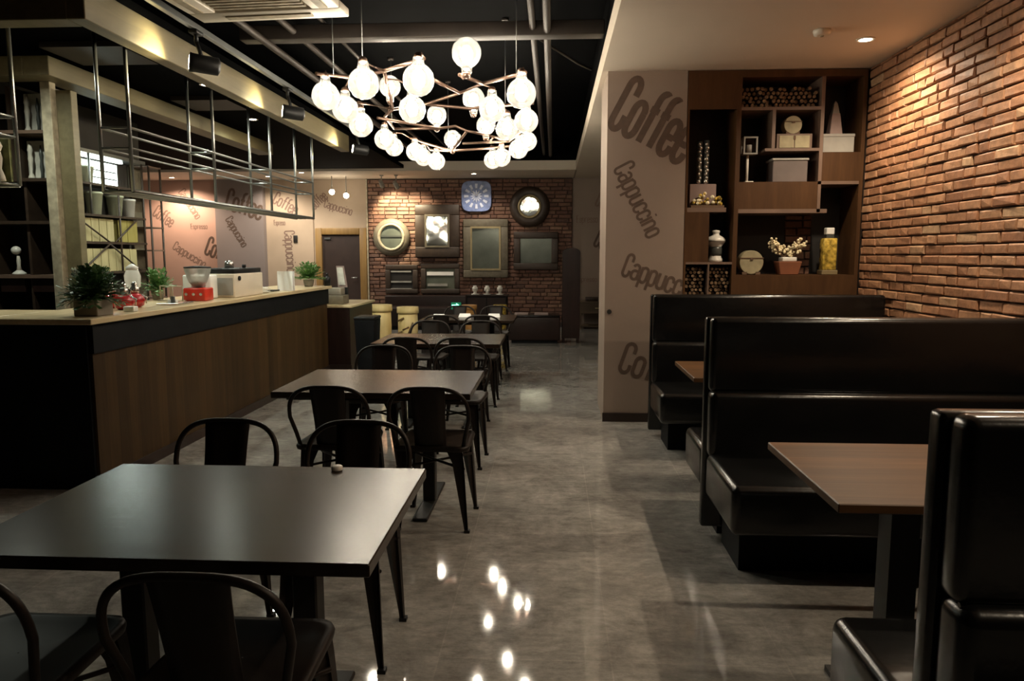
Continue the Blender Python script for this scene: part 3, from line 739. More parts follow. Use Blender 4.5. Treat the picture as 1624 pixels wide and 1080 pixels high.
MB().lathe([(.02, .12), (.05, .14), (.055, .22), (.04, .26)], (-3.02, 5.12, ZB), 16, cap=False).build('glass_body', 'ribbed_glass', t)
MB().lathe([(.04, .26), (.042, .28), (.015, .30), (.001, .305)], (-3.02, 5.12, ZB), 16).build('lid', 'white_enamel', t)
def stand(x, y, label):
    t = thing('menu_stand_frame', label, 'stand', (x, y, ZB), 'cream wire frames on the bar')
    MB().tube([(x - .05, y, ZB), (x - .05, y, ZB + .12), (x + .05, y, ZB + .12), (x + .05, y, ZB)], .006).build('frame', 'frame_cream', t)
    B(x - .06, x + .06, y - .03, y + .03, ZB, ZB + .01).build('foot', 'frame_cream', t)
stand(-3.10, 5.72, 'cream wire frame stand on the bar right of the red jars')
stand(-2.975, 5.64, 'cream wire frame stand on the bar just left of the red grinder')
t = thing('syrup_tray', 'low metal tray with small tools on the bar in front of the wire frames', 'tray', (-2.85, 5.35, ZB))
B(-2.93, -2.76, 5.25, 5.48, ZB, ZB + .012).build('tray_base', 'silver', t, bevel=.003, seg=1)
MB().lathe([(.018, .012), (.014, .05), (.02, .06)], (-2.84, 5.33, ZB), 10).build('tamper', 'dark_ceramic', t)
B(-2.90, -2.86, 5.36, 5.44, ZB + .012, ZB + .03).build('dish', 'white_ceramic', t)
potted('potted_plant', 'small fresh green plant behind the red coffee grinder', 'potted plant', (-3.26, 5.88, ZB),
       MB().lathe([(.04, 0), (.055, .09)], (-3.26, 5.88, ZB), 14), 'pot_grey', .12, .16, 60, 'leaf_light', .045, 5, ZB + .08, .3)
# red grinder
t = thing('coffee_grinder', 'red coffee grinder with a clear bowl hopper on the bar', 'coffee grinder', (-2.86, 5.78, ZB))
b = MB(); b.box(-2.955, -2.775, 5.70, 5.86, ZB, ZB + .105); b.build('body', 'red_plastic', t, bevel=.012)
B(-2.90, -2.83, 5.74, 5.82, ZB + .085, ZB + .105).build('collar', 'silver', t)
MB().lathe([(.035, .105), (.07, .15), (.098, .235), (.102, .26)], (-2.865, 5.78, ZB), 20, cap=False).build('hopper', 'ribbed_glass', t)
MB().lathe([(.02, .107), (.06, .14), (.07, .15), (.001, .155)], (-2.865, 5.78, ZB), 16).build('beans', 'silver', t)
MB().lathe([(.104, .262), (.104, .272), (.03, .28), (.001, .281)], (-2.865, 5.78, ZB), 20).build('lid', 'black_plastic', t)
for dx in (-.06, 0, .06): MB().lathe([(.012, 0), (.012, .012)], (-2.865 + dx, 5.69, ZB + .055), 10, axis='y').build('knob', 'silver', t)
# two white machines
t = thing('white_ice_maker', 'plain white enamel machine behind the red coffee grinder', 'machine', (-2.95, 6.05, ZB))
B(-3.10, -2.86, 5.98, 6.12, ZB, ZB + .20).build('body', 'white_enamel', t, bevel=.012)
B(-3.02, -2.90, 5.973, 5.98, ZB + .05, ZB + .15).build('front_plate', 'pale_grey', t)
t = thing('espresso_machine', 'cream white espresso machine with black top tray standing on the bar', 'espresso machine', (-2.9, 6.5, ZB))
B(-3.10, -2.74, 6.18, 6.80, ZB, ZB + .205).build('body', 'cream_enamel', t, bevel=.008)
B(-3.08, -2.75, 6.20, 6.79, ZB + .205, ZB + .25).build('top_tray', 'black_plastic', t, bevel=.008)
MB().lathe([(.02, 0), (.02, .012)], (-2.74, 6.27, ZB + .165), 16, axis='x').build('dial', 'black_plastic', t)
MB().lathe([(.04, .25), (.04, .29), (.03, .315), (.001, .32)], (-2.88, 6.40, ZB), 16).build('lid_knob', 'silver', t)
MB().lathe([(.018, .25), (.018, .28)], (-2.84, 6.62, ZB), 10).build('valve', 'black_plastic', t)
B(-3.05, -2.755, 6.174, 6.18, ZB + .02, ZB + .17).build('front_plate', 'pale_grey', t)
def cup(x, y, label):
    t = thing('cup_and_saucer', label, 'cup', (x, y, ZB), 'cups on saucers on the bar')
    MB().lathe([(.03, 0), (.06, .012), (.058, .014), (.02, .005)], (x, y, ZB), 18).build('saucer', 'white_ceramic', t)
    MB().lathe([(.022, .006), (.034, .03), (.038, .055), (.035, .055), (.02, .012)], (x, y, ZB), 18).build('cup', 'white_ceramic', t)
    MB().tube([(x + .036, y, ZB + .05), (x + .058, y, ZB + .045), (x + .055, y, ZB + .025), (x + .033, y, ZB + .025)], .004, 6).build('handle', 'white_ceramic', t)
cup(-2.80, 6.98, 'white cup on a saucer beside the espresso machine')
cup(-2.95, 7.20, 'white cup on a saucer further back beside the espresso machine')
tag(B(-2.93, -2.80, 7.22, 7.38, ZB, ZB + .015).build('black_tray', 'black_plastic', bevel=.003, seg=1), 'flat black tray between the cups and the white menu card', 'tray')
t = thing('menu_card', 'white folded menu card standing on the bar', 'menu card', (-2.75, 7.3, ZB))
B(-2.845, -2.665, 7.44, 7.448, ZB, ZB + .20).build('back_leaf', 'paper', t)
MB().add([(-2.77, 7.44, ZB), (-2.67, 7.40, ZB), (-2.67, 7.40, ZB + .2), (-2.77, 7.44, ZB + .2), (-2.77, 7.444, ZB), (-2.67, 7.404, ZB), (-2.67, 7.404, ZB + .2), (-2.77, 7.444, ZB + .2)],
         [(0, 1, 2, 3), (4, 7, 6, 5), (0, 4, 5, 1), (1, 5, 6, 2), (2, 6, 7, 3), (3, 7, 4, 0)]).build('front_leaf', 'paper', t)
potted('potted_plant', 'round green plant in a dark pot at the far end of the bar', 'potted plant', (-2.86, 8.46, ZB),
       MB().lathe([(.05, 0), (.065, .08)], (-2.86, 8.46, ZB), 14), 'pot_grey', .16, .17, 90, 'leaf_light', .055, 8, ZB + .09, .2)
t = thing('dark_glass_bottle', 'squat dark bottle beside the plant at the far end of the bar', 'bottle', (-2.705, 8.67, ZB))
MB().lathe([(.04, 0), (.04, .09), (.015, .12)], (-2.705, 8.67, ZB), 14).build('body', 'black_plastic', t)
MB().lathe([(.014, .12), (.014, .15)], (-2.705, 8.67, ZB), 10).build('neck', 'black_plastic', t)
# service counter: till with tilted screen and a leaning sign
t = thing('cash_register', 'boxy grey cash register seen from behind on the lower counter', 'cash register', (-2.72, 9.0, .79))
B(-2.86, -2.58, 8.88, 9.15, .79, .90).build('drawer_base', 'frame_olive', t, bevel=.008)
B(-2.82, -2.62, 8.94, 9.12, .90, .99).build('screen_housing', 'pot_grey', t, bevel=.01)
t = thing('wooden_clipboard', 'narrow grey board leaning on the cash register', 'board', (-2.66, 9.2, .79))
MB().prism([(-2.72, .99), (-2.60, .99), (-2.64, 1.26), (-2.74, 1.26)], 9.16, 9.18).build('board', 'pink_grey', t)
MB().prism([(-2.71, 1.02), (-2.625, 1.02), (-2.655, 1.24), (-2.73, 1.24)], 9.152, 9.16).build('sheet', 'photo_grey', t)
B(-2.74, -2.60, 9.16, 9.2, .79, .99).build('stand', 'black_plastic', t)

# ================================================================ DINING TABLES AND CHAIRS
def dining_table(y, label):
    t = thing('dining_table', label, 'table', (-.93, y + .38, 0), 'dark wooden dining tables in a row')
    B(-1.445, -.413, y, y + .755, .667, .70).build('tabletop', 'table_wood', t, bevel=.003, seg=1)
    B(-1.40, -.475, y + .10, y + .66, .640, .667).build('under_frame', 'iron', t)
    for x in (-1.19, -.69):
        B(x - .035, x + .035, y + .345, y + .415, .015, .64).build('column', 'iron', t, bevel=.005, seg=1)
        B(x - .038, x + .038, y + .06, y + .70, 0, .018).build('base_plate', 'iron', t, bevel=.004, seg=1)
TY = (1.573, 3.626, 5.70, 7.80)
for y, lab in zip(TY, ('large dark walnut dining table nearest the camera', 'dark walnut dining table second in the row from the camera, with bright sheen', 'dark walnut dining table third in the row from the camera', 'dark walnut dining table farthest along the row, set with white napkins')):
    dining_table(y, lab)

def make_chair(label):
    t = thing('dining_chair', label, 'chair', (0, 0, 0), 'dark metal cafe chairs')
    # seat: rounded pressed-metal pan
    b = MB(); s = .18; poly = []
    for cx, cy, a0 in ((s - .05, s - .05, 0), (-s + .05, s - .05, 90), (-s + .04, -s + .04, 180), (s - .04, -s + .04, 270)):
        for k in range(5):
            a = R(a0 + k * 22.5); poly.append((cx + .05 * math.cos(a), cy + .05 * math.sin(a)))
    n = len(poly)
    rings = [(1.0, .425), (1.02, .44), (1.0, .452), (.90, .452), (.80, .446), (.01, .444)]
    v = [(x * k, y * k, z) for k, z in rings for x, y in poly]
    f = [(i * n + j, i * n + (j + 1) % n, (i + 1) * n + (j + 1) % n, (i + 1) * n + j) for i in range(len(rings) - 1) for j in range(n)]
    b.add(v, f, 0, True); b.build('seat', 'chair_metal', t)
    # hoop: tapers in towards the seat, leans back
    pts = []
    for k in range(25):
        u = k / 24; a = math.pi * (1 - u)
        x = .20 * math.copysign(abs(math.cos(a)) ** .62, math.cos(a)); z = .60 + .156 * abs(math.sin(a)) ** .75
        pts.append((x, -.17 - .075 * (z - .45) / .315, z))
    pts = [(-.165, -.165, .445), (-.178, -.18, .51)] + pts + [(.178, -.18, .51), (.165, -.165, .445)]
    MB().tube(pts, .0105, 8).build('back_hoop', 'chair_metal', t)
    b = MB()
    rows = [(.445, .080, -.172), (.55, .080, -.195), (.66, .083, -.222), (.756, .088, -.245)]
    v = []
    for z, w, y in rows:
        for x, dy in ((-w, .006), (-w * .5, -.004), (0, -.007), (w * .5, -.004), (w, .006)):
            v.append((x, y + dy, z))
    v += [(x, y + .005, z) for x, y, z in v]
    m_ = 20; f = []
    for i in range(3):
        for j in range(4):
            q = (i * 5 + j, i * 5 + j + 1, i * 5 + j + 6, i * 5 + j + 5); f += [q, tuple(k + m_ for k in q[::-1])]
    for i in range(3):
        f += [(i * 5, i * 5 + 5, i * 5 + 5 + m_, i * 5 + m_), (i * 5 + 4, i * 5 + 4 + m_, i * 5 + 9 + m_, i * 5 + 9)]
    b.add(v, f, 0, True); b.build('back_splat', 'chair_metal', t)
    for sx in (-1, 1):
        for sy, yt, yb in ((-1, -.15, -.15), (1, .15, .205)):
            b = MB(); a = [(.135 * sx, yt, .436, .072), (.150 * sx, yt + (yb - yt) * .2, .36, .050), (.178 * sx, yb, .012, .016)]
            v = []
            for x, y, z, w in a: v += [(x - w * .9 * sx, y, z), (x + w * .25 * sx, y - .012 * sy, z), (x + w * .35 * sx, y + w * .35 * sy, z), (x - .012 * sx, y - w * .9 * sy * -1 * -1, z)]
            f = []
            for i in range(2):
                for j in range(4): f.append((i * 4 + j, i * 4 + (j + 1) % 4, i * 4 + 4 + (j + 1) % 4, i * 4 + 4 + j))
            f += [(3, 2, 1, 0), (8, 9, 10, 11)]
            b.add(v, f)
            L = b.build('leg', 'chair_metal', t)
            B(.178 * sx - .014, .178 * sx + .014, yb - .014, yb + .014, 0, .014).build('foot_cap', 'black_plastic', L)
    b = MB(); b.tube([(-.165, -.15, .33), (.165, .15, .33)], .007, 6); b.tube([(.165, -.15, .33), (-.165, .15, .33)], .007, 6); b.build('cross_brace', 'chair_metal', t)
    return t
CH = [  # x, y, facing (0 = looks away from the camera), label
    (-0.735, 1.61, 0, 'dark metal chair nearest the camera, its whole back hoop in view below the nearest table'),
    (-1.285, 1.6, 0, 'dark metal chair at the lower left corner, partly cut off by the picture edge'),
    (-1.265, 2.5, 1, 'dark metal chair facing the camera across the nearest table, beside the bar'),
    (-0.745, 2.5, 1, 'dark metal chair facing the camera across the nearest table, beside the aisle'),
    (-1.1, 3.71, 0, 'dark metal chair with back to the camera at the second table, on the bar side'),
    (-0.600, 3.71, 0, 'dark metal chair with back to the camera at the second table, on the aisle side'),
    (-1.19, 4.86, 1, 'dark metal chair facing the camera behind the second table, on the bar side'),
    (-0.64, 4.86, 1, 'dark metal chair facing the camera behind the second table, on the aisle side'),
    (-1.145, 5.845, 0, 'dark metal chair with back to the camera at the third table, on the bar side'),
    (-0.715, 5.845, 0, 'dark metal chair with back to the camera at the third table, on the aisle side'),
    (-1.2, 6.84, 1, 'dark metal chair facing the camera behind the third table, on the bar side'),
    (-0.7, 6.83, 1, 'dark metal chair facing the camera behind the third table, on the aisle side'),
    (-1.18, 7.95, 0, 'dark metal chair with back to the camera at the farthest table, on the bar side'),
    (-0.75, 7.95, 0, 'dark metal chair with back to the camera at the farthest table, on the aisle side'),
    (-1.18, 8.95, 1, 'dark metal chair facing the camera behind the farthest table, on the bar side'),
    (-0.72, 8.95, 1, 'dark metal chair facing the camera behind the farthest table, on the aisle side'),
]
ch0 = make_chair(CH[0][3])
for i, (x, y, fz, lab) in enumerate(CH):
    rz = (math.pi if fz else 0) + (rnd.uniform(-.04, .04) if i > 3 else 0)
    if i == 0: ch0.location = (x, y, 0); ch0.rotation_euler = (0, 0, rz)
    else: dup(ch0, (x, y, 0), rz, lab)

for (x, y, lab) in ((-1.27, 8.12, 'folded white napkin at the bar side of the farthest dining table'), (-.99, 8.22, 'folded white napkin in the middle of the farthest dining table'), (-.66, 8.22, 'folded white napkin near the aisle end of the farthest dining table')):
    t = tag(MB().add([(x - .07, y - .05, .7015), (x + .07, y - .05, .7015), (x + .07, y + .05, .7015), (x - .07, y + .05, .7015), (x - .06, y, .74), (x + .06, y, .74)],
        [(0, 1, 5, 4), (1, 2, 5), (2, 3, 4, 5), (3, 0, 4), (3, 2, 1, 0)]).build('folded_napkin', 'paper'), lab, 'napkin', 'white napkins on the farthest table')
tag(MB().lathe([(.017, 0), (.019, .004), (.018, .013), (.014, .016), (.001, .0165)], (-.70, 2.29, .7005), 16).build('bottle_cap', 'white_ceramic'), 'tiny white cap lying at the far edge of the nearest dining table', 'cap')

# ================================================================ BOOTHS
def booth(y, label, far_seat=True):
    """y = face of the back towards the camera"""
    t = thing('booth_bench', label, 'booth bench', (1.6, y, 0), 'black leather booth benches')
    X0, X1 = .745, 2.455
    def seat(y0, y1):
        B(X0, X1, y0, y1, .235, .45).build('seat_cushion', 'leather', t, bevel=.035, seg=4)
        B(X0 + .09, X1, min(y0 + .22, y1 - .05) if y1 <= y + .01 else y0, y1 if y1 <= y + .01 else y1 - .22, 0, .24).build('plinth', 'black_panel', t)
    seat(y - .54, y + .005)
    if far_seat: seat(y + .115, y + .56)
    B(X0 + .01, X1, y - .035, y + .075, .42, .752).build('lower_back_cushion', 'leather', t, bevel=.034, seg=5)
    B(X0 + .01, X1, y - .005, y + .075, .742, 1.105).build('upper_back_cushion', 'leather', t, bevel=.026, seg=4)
    B(X0, X1, y + .07, y + .125, .05, 1.10).build('back_frame', 'leather', t, bevel=.012, seg=2)
    b = MB(); b.tube([(X0 + .02, y + .005, .747), (X1 - .02, y + .005, .747)], .006, 6); b.build('piping', 'leather', t)
    return t
booth(1.345, 'black leather booth bench nearest the camera, cut off by the right edge')
booth(3.50, 'black leather double booth bench in the middle of the row by the brick wall')
booth(5.53, 'black leather booth bench farthest back, in front of the display shelf', far_seat=False)
def booth_table(y0, y1, label):
    t = thing('booth_table', label, 'table', (1.6, (y0 + y1) / 2, 0), 'brown wooden booth tables')
    m = B(.80, 2.44, y0, y1, .682, .71).build('tabletop', ['booth_wood', 'edge_wood'], t, bevel=.003, seg=1)
    yc = (y0 + y1) / 2
    for x in (1.13, 2.1):
        B(x - .045, x + .045, yc - .045, yc + .045, .015, .665).build('column', 'iron', t)
        B(x - .2, x + .2, yc - .2, yc + .2, .665, .682).build('mount_plate', 'iron', t)
        B(x - .2, x + .2, yc - .035, yc + .035, 0, .018).build('base_plate', 'iron', t)
booth_table(2.02, 2.70, 'brown wooden booth table between the two nearer black benches')
booth_table(4.13, 4.78, 'brown wooden booth table mostly hidden behind the middle black bench')

# ================================================================ DISPLAY SHELF
YS = 6.105; YK = 6.47
t = thing('display_shelf', 'floor to ceiling walnut display shelf with open compartments in the alcove', 'display shelf', (1.77, 6.3, 0))
B(1.07, 2.47, YK, YK + .02, 0, 2.855).build('back_panel', 'shelf_back', t)
def sp(n, x0, x1, z0, z1, m='shelf_edge', y0=YS, y1=YK): return B(x0, x1, y0, y1, z0, z1).build(n, m, t)
sp('side_panel', 1.07, 1.088, 0, 2.855, 'shelf_wood'); sp('side_panel', 2.44, 2.47, 0, 2.855, 'shelf_wood')
sp('top_panel', 1.088, 2.44, 2.80, 2.855, 'shelf_wood')
sp('divider', 1.462, 1.497, 0, 2.80, 'shelf_wood'); sp('divider', 2.118, 2.145, 1.74, 2.80, 'shelf_edge'); sp('divider', 1.742, 1.768, 2.247, 2.545, 'shelf_edge')
sp('door', 1.088, 1.462, 2.555, 2.80, 'shelf_wood', YS, YS + .02)
sp('shelf', 1.497, 2.118, 2.545, 2.57); sp('shelf', 1.692, 2.118, 2.225, 2.247)
sp('drawer', 1.497, 2.12, 1.767, 1.983, 'shelf_wood'); sp('shelf', 1.497, 2.20, 1.735, 1.767)
sp('door', 2.145, 2.44, 1.987, 2.213, 'shelf_wood'); sp('shelf', 2.12, 2.44, 1.962, 1.987)
sp('lower_cabinet', 1.497, 2.44, .0, 1.236, 'shelf_wood')
sp('shelf', 1.088, 1.40, 1.745, 1.78); sp('door', 1.088, 1.268, 1.34, 1.745, 'shelf_wood', YS, YS + .02)
sp('shelf', 1.088, 1.462, 1.322, 1.34); sp('lower_cabinet', 1.088, 1.462, 0, 1.066, 'shelf_wood')
sp('divider', 1.268, 1.280, 1.066, 1.322)
bk = brick_wall('b', 'x', YK - .001, 1.985, 2.20, 1.236, 1.735, -1, 'brick_red', .2, .066, .01, .004, 9, .02)
bk.build('brick_strip', 'brick_red', t)

# logs
def log_proto(name, label, cat, grp, r, L):
    b = MB(); n = 9; rg = random.Random(hash(name) % 97 if False else len(name))
    prof = [1 + rg.uniform(-.14, .14) for _ in range(n)]
    v = [(r * prof[k] * math.cos(2 * math.pi * k / n), y, r * prof[k] * math.sin(2 * math.pi * k / n)) for y in (0, L) for k in range(n)]
    b.add(v, [(k, (k + 1) % n, n + (k + 1) % n, n + k) for k in range(n)], 0, True)
    b.add(v[:n], [list(range(n))], 1); b.add(v[n:], [list(range(n))[::-1]], 1)
    return tag(b.build(name, ['bark', 'log_end'], base=(0, 0, 0)), label, cat, grp)
def stack(x0, x1, z0, z1, r, label, grp, seed, fill=1.0):
    rg = random.Random(seed); proto = None; z = z0 + r; row = 0
    while z + r <= z1 + .002:
        x = x0 + r + (r if row % 2 else 0)
        while x + r <= x1 + .001:
            top_row = z + 3 * r > z1
            if not (top_row and rg.random() > fill):
                if proto is None: o = proto = log_proto('log', label, 'log', grp, r * .87, .26)
                else: o = proto.copy(); COL.objects.link(o)
                o.location = (x, YS + .03 + rg.uniform(0, .06), z); o.rotation_euler = (0, rg.uniform(0, 6.28), 0)
                s = rg.uniform(.86, 1.0); o.scale = (s, 1, s)
            x += 2 * r
        z += 1.74 * r; row += 1
stack(1.497, 2.118, 2.57, 2.765, .0185, 'small cut log in the stack filling the top compartment of the display shelf', 'logs in the top compartment', 11, .7)
stack(1.088, 1.268, 1.066, 1.318, .0165, 'thin cut log in the lower left compartment of the display shelf, against the pillar', 'logs in the lower left compartment', 12)
stack(1.280, 1.462, 1.066, 1.318, .0165, 'thin cut log in the lower compartment right of the one against the pillar', 'logs in the lower second compartment', 13)

# things on the shelf
YF = 6.22
t = thing('round_wooden_box', 'round pale wooden box standing on a small chest in the display shelf', 'wooden box', (1.926, YF, 2.366))
def round_box(t, x, z, r, dy):
    MB().lathe([(r * .96, -dy), (r, -dy + .008), (r, dy - .008), (r * .96, dy)], (x, YF, z + r), 28, axis='y').build('drum', 'bleached', t)
    B(x - r * .985, x + r * .985, YF - dy - .004, YF - dy + .002, z + r * 1.32, z + r * 1.40).build('lid_seam', 'twig', t)
    B(x - .012, x + .012, YF - dy - .008, YF - dy + .0, z + r * 1.2, z + r * 1.38).build('latch', 'twig', t)
    b = MB(); b.box(x - r * .75, x - r * .35, YF - dy, YF + dy, z - .002, z + .02); b.box(x + r * .35, x + r * .75, YF - dy, YF + dy, z - .002, z + .02); b.build('foot', 'twig', t)
round_box(t, 1.926, 2.368, .072, .05)
t = thing('small_wooden_chest', 'small two-door wooden chest on the short shelf under the round box', 'chest', (1.934, YF, 2.247))
b = MB(); b.box(1.795, 2.073, YF - .07, YF + .07, 2.248, 2.366); b.build('chest_body', 'shelf_edge', t)
for x0, x1 in ((1.815, 1.929), (1.937, 2.052)): B(x0, x1, YF - .076, YF - .07, 2.256, 2.352).build('door', 'bleached', t)
B(1.925, 1.941, YF - .08, YF - .074, 2.32, 2.35).build('latch', 'twig', t)
t = thing('round_wooden_box', 'large round pale wooden box on the lower shelf left of the blossom pot', 'wooden box', (1.634, YF, 1.236))
round_box(t, 1.634, 1.2395, .098, .06)
t = thing('mauve_storage_box', 'mauve grey box with a pale lid on the shelf above the wide drawer', 'box', (1.907, YF, 1.983))
B(1.77, 2.045, YF - .08, YF + .1, 1.984, 2.155).build('box_body', 'box_grey', t, bevel=.004, seg=1)
B(1.762, 2.053, YF - .088, YF + .108, 2.155, 2.173).build('lid', 'pale_grey', t, bevel=.004, seg=1)
t = thing('lantern_candle_holder', 'slim white candle holder with a square lantern head in the display shelf', 'candle holder', (1.60, YF, 1.983))
B(1.568, 1.633, YF - .03, YF + .03, 1.984, 1.998).build('foot', 'white_ceramic', t, bevel=.003, seg=1)
MB().tube([(1.585, YF, 1.998), (1.585, YF, 2.21)], .011, 10).build('stem', 'white_ceramic', t)
b = MB()
for x in (1.545, 1.645):
    for y in (YF - .045, YF + .045): b.box(x - .006, x + .006, y - .006, y + .006, 2.21, 2.35)
b.box(1.538, 1.652, YF - .052, YF + .052, 2.21, 2.222); b.box(1.538, 1.652, YF - .052, YF + .052, 2.338, 2.35); b.build('lantern_frame', 'pale_grey', t)
B(1.552, 1.638, YF - .04, YF + .04, 2.223, 2.337).build('lantern_glass', 'glass', t)
MB().lathe([(.022, 2.223), (.022, 2.29)], (1.595, YF, 0), 12).build('candle', 'white_ceramic', t)
t = thing('grey_white_box', 'pale grey white box on top of the right cabinet of the display shelf', 'box', (2.276, YF, 2.213))
B(2.154, 2.398, YF - .09, YF + .09, 2.214, 2.352).build('box_body', 'pale_grey', t, bevel=.004, seg=1)
B(2.150, 2.402, YF - .094, YF + .094, 2.335, 2.36).build('lid', 'pale_grey', t, bevel=.004, seg=1)
t = thing('obelisk_ornament', 'pinkish pointed obelisk ornament standing on the pale grey box', 'ornament', (2.268, YF, 2.36))
MB().frustum(2.217, 2.319, YF - .05, YF + .05, 2.361, 2.236, 2.300, YF - .032, YF + .032, 2.53).build('lower_shaft', 'pink_grey', t, bevel=.004, seg=1)
MB().frustum(2.240, 2.296, YF - .028, YF + .028, 2.53, 2.254, 2.282, YF - .014, YF + .014, 2.61).frustum(2.254, 2.282, YF - .014, YF + .014, 2.61, 2.266, 2.270, YF - .002, YF + .002, 2.632).build('upper_shaft', 'pale_grey', t, bevel=.002, seg=1)
def beaded(x, h, label):
    t = thing('beaded_glass_column', label, 'ornament', (x, YF, 1.978), 'beaded columns on the pink box')
    MB().tube([(x, YF, 1.979), (x, YF, 1.979 + h)], .022, 10).build('column', 'dark_ceramic', t)
    for k in range(int(h / .030)):
        MB().sphere((x + (.005 if k % 2 else -.004), YF - .017, 1.996 + k * .030), .015 if k % 3 else .019, 10, 7).build('bead', 'silver', t)
beaded(1.195, .34, 'left of two slim beaded silver columns on the pink box')
beaded(1.252, .35, 'right of two slim beaded silver columns on the pink box')
t = thing('pink_display_box', 'pinkish box behind golden flowers supporting the two beaded columns', 'box', (1.22, YF, 1.78))
B(1.115, 1.33, YF - .05, YF + .08, 1.781, 1.975).build('box_body', 'pink_grey', t, bevel=.004, seg=1)
t = thing('golden_flower_tray', 'tray heaped with golden and white artificial flowers in the left column', 'flower tray', (1.255, YF - .08, 1.78))
B(1.12, 1.385, YF - .11, YF - .055, 1.781, 1.80).build('tray', 'twig', t)
rg = random.Random(4)
for k in range(42):
    x = rg.uniform(1.135, 1.375); z = 1.81 + rg.uniform(0, .10) * (1 - abs(x - 1.255) / .2)
    MB().sphere((x, YF - .085 + rg.uniform(-.02, .02), z), rg.uniform(.010, .017), 8, 6).build('flower', 'blossom' if k % 3 == 0 else 'gold_glass', t)
t = thing('white_lidded_jar', 'white ceramic lidded jar with dark waist above the stacked logs', 'jar', (1.35, YF, 1.34))
MB().lathe([(.06, 0), (.062, .02), (.05, .04), (.045, .12), (.07, .155), (.078, .165)], (1.35, YF, 1.341), 22).build('body', 'white_ceramic', t)
MB().lathe([(.0505, .05), (.055, .07), (.056, .11), (.05, .125)], (1.35, YF, 1.341), 22).build('dark_band', 'dark_ceramic', t)
MB().lathe([(.08, .165), (.08, .185), (.06, .205), (.03, .22), (.026, .235), (.034, .245), (.03, .258), (.001, .263)], (1.35, YF, 1.341), 22).build('lid', 'white_ceramic', t)
t = thing('blossom_pot', 'square terracotta pot of cream blossom twigs on the lower shelf', 'potted plant', (1.943, YF, 1.236))
MB().frustum(1.87, 2.015, YF - .06, YF + .06, 1.237, 1.848, 2.038, YF - .075, YF + .075, 1.345).build('pot', 'terracotta', t, bevel=.004, seg=1)
B(1.885, 2.0, YF - .06, YF + .06, 1.345, 1.38).build('collar', 'white_ceramic', t, bevel=.006)
rg = random.Random(6); bt, bf = MB(), MB()
for k in range(15):
    ux = rg.uniform(-1, 1); L = rg.uniform(.12, .21)
    e = Vector((ux * .155, rg.uniform(-.06, .05), L * (0.55 + .45 * abs(ux))))
    p0 = Vector((1.943 + ux * .03, YF, 1.37)); pts = [p0, p0 + e * .5 + Vector((0, 0, -.01)), p0 + e]
    bt.tube(pts, .003, 5)
    for j in range(9):
        q = p0 + e * rg.uniform(.3, 1.0) + Vector((rg.uniform(-.02, .02), rg.uniform(-.02, .02), rg.uniform(-.015, .02)))
        bf.sphere(q, rg.uniform(.008, .014), 7, 5)
bt.build('twigs', 'twig', t); bf.build('blossoms', 'blossom', t)
t = thing('tall_amber_bottle', 'tall square amber glass bottle with a white stopper beside the brick wall', 'bottle', (2.268, YF, 1.236))
B(2.205, 2.332, YF - .06, YF + .06, 1.237, 1.275).build('foot', 'gold_trim', t, bevel=.004, seg=1)
B(2.213, 2.324, YF - .05, YF + .05, 1.275, 1.535).build('glass_body', 'gold_glass', t, bevel=.010)
B(2.24, 2.30, YF - .03, YF + .03, 1.535, 1.565).build('neck', 'dark_ceramic', t)
B(2.238, 2.302, YF - .032, YF + .032, 1.565, 1.62).build('stopper', 'white_enamel', t, bevel=.005, seg=1)

# ================================================================ BACK WALL PIECES
YW = 14.238
def rect_mirror(name, label, x0, x1, z0, z1, fw, fm, gm, inner=None, depth=.06, yaw=0, up=0):
    t = thing(name, label, 'mirror', ((x0 + x1) / 2, YW, z0))
    b = MB(); b.box(x0, x1, YW - depth, YW, z0, z0 + fw); b.box(x0, x1, YW - depth, YW, z1 - fw, z1); b.box(x0, x0 + fw, YW - depth, YW, z0 + fw, z1 - fw); b.box(x1 - fw, x1, YW - depth, YW, z0 + fw, z1 - fw)
    b.build('frame', fm, t, bevel=.014, seg=2)
    if inner:
        w = .035; a0, a1, c0, c1 = x0 + fw - .01, x1 - fw + .01, z0 + fw - .01, z1 - fw + .01; yy = YW - depth - .012
        b = MB(); b.box(a0, a1, yy, yy + .03, c0, c0 + w); b.box(a0, a1, yy, yy + .03, c1 - w, c1); b.box(a0, a0 + w, yy, yy + .03, c0 + w, c1 - w); b.box(a1 - w, a1, yy, yy + .03, c0 + w, c1 - w)
        b.build('inner_trim', inner, t)
    ya = YW - .03; dz = (z1 - z0 - 2 * fw) * up; dx = (x1 - x0 - 2 * fw) * yaw
    b = MB(); b.add([(x0 + fw - .005, ya - dx, z0 + fw - .005), (x1 - fw + .005, ya, z0 + fw - .005), (x1 - fw + .005, ya + dz, z1 - fw + .005), (x0 + fw - .005, ya - dx + dz, z1 - fw + .005)], [(0, 1, 2, 3)])
    b.build('mirror_glass', gm, t)
    return t
t = rect_mirror('framed_wall_mirror', 'dark framed mirror reflecting bright lamps, left of the blue clock', -2.66, -1.80, 1.35, 2.36, .20, 'frame_dark', 'mirror', 'frame_olive', depth=.12, yaw=.176, up=.03)
t = rect_mirror('framed_wall_mirror', 'tall stepped olive framed mirror hanging under the blue clock', -1.735, -.865, .96, 2.08, .15, 'frame_olive', 'mirror_old', 'gold_trim')
t = rect_mirror('framed_wall_mirror', 'wide dark framed mirror below the round dark mirror', -.76, .10, 1.11, 1.84, .13, 'frame_dark', 'mirror_old', None)
t = rect_mirror('framed_wall_mirror', 'small low dark framed mirror with pale bars under the cream round mirror', -3.27, -2.63, .64, 1.205, .10, 'frame_dark', 'shelf_back', None)
for z in (.72, .86, 1.06): B(-3.16, -2.76, YW - .05, YW - .03, z, z + .03).build('pale_bar', 'pale_grey', t)
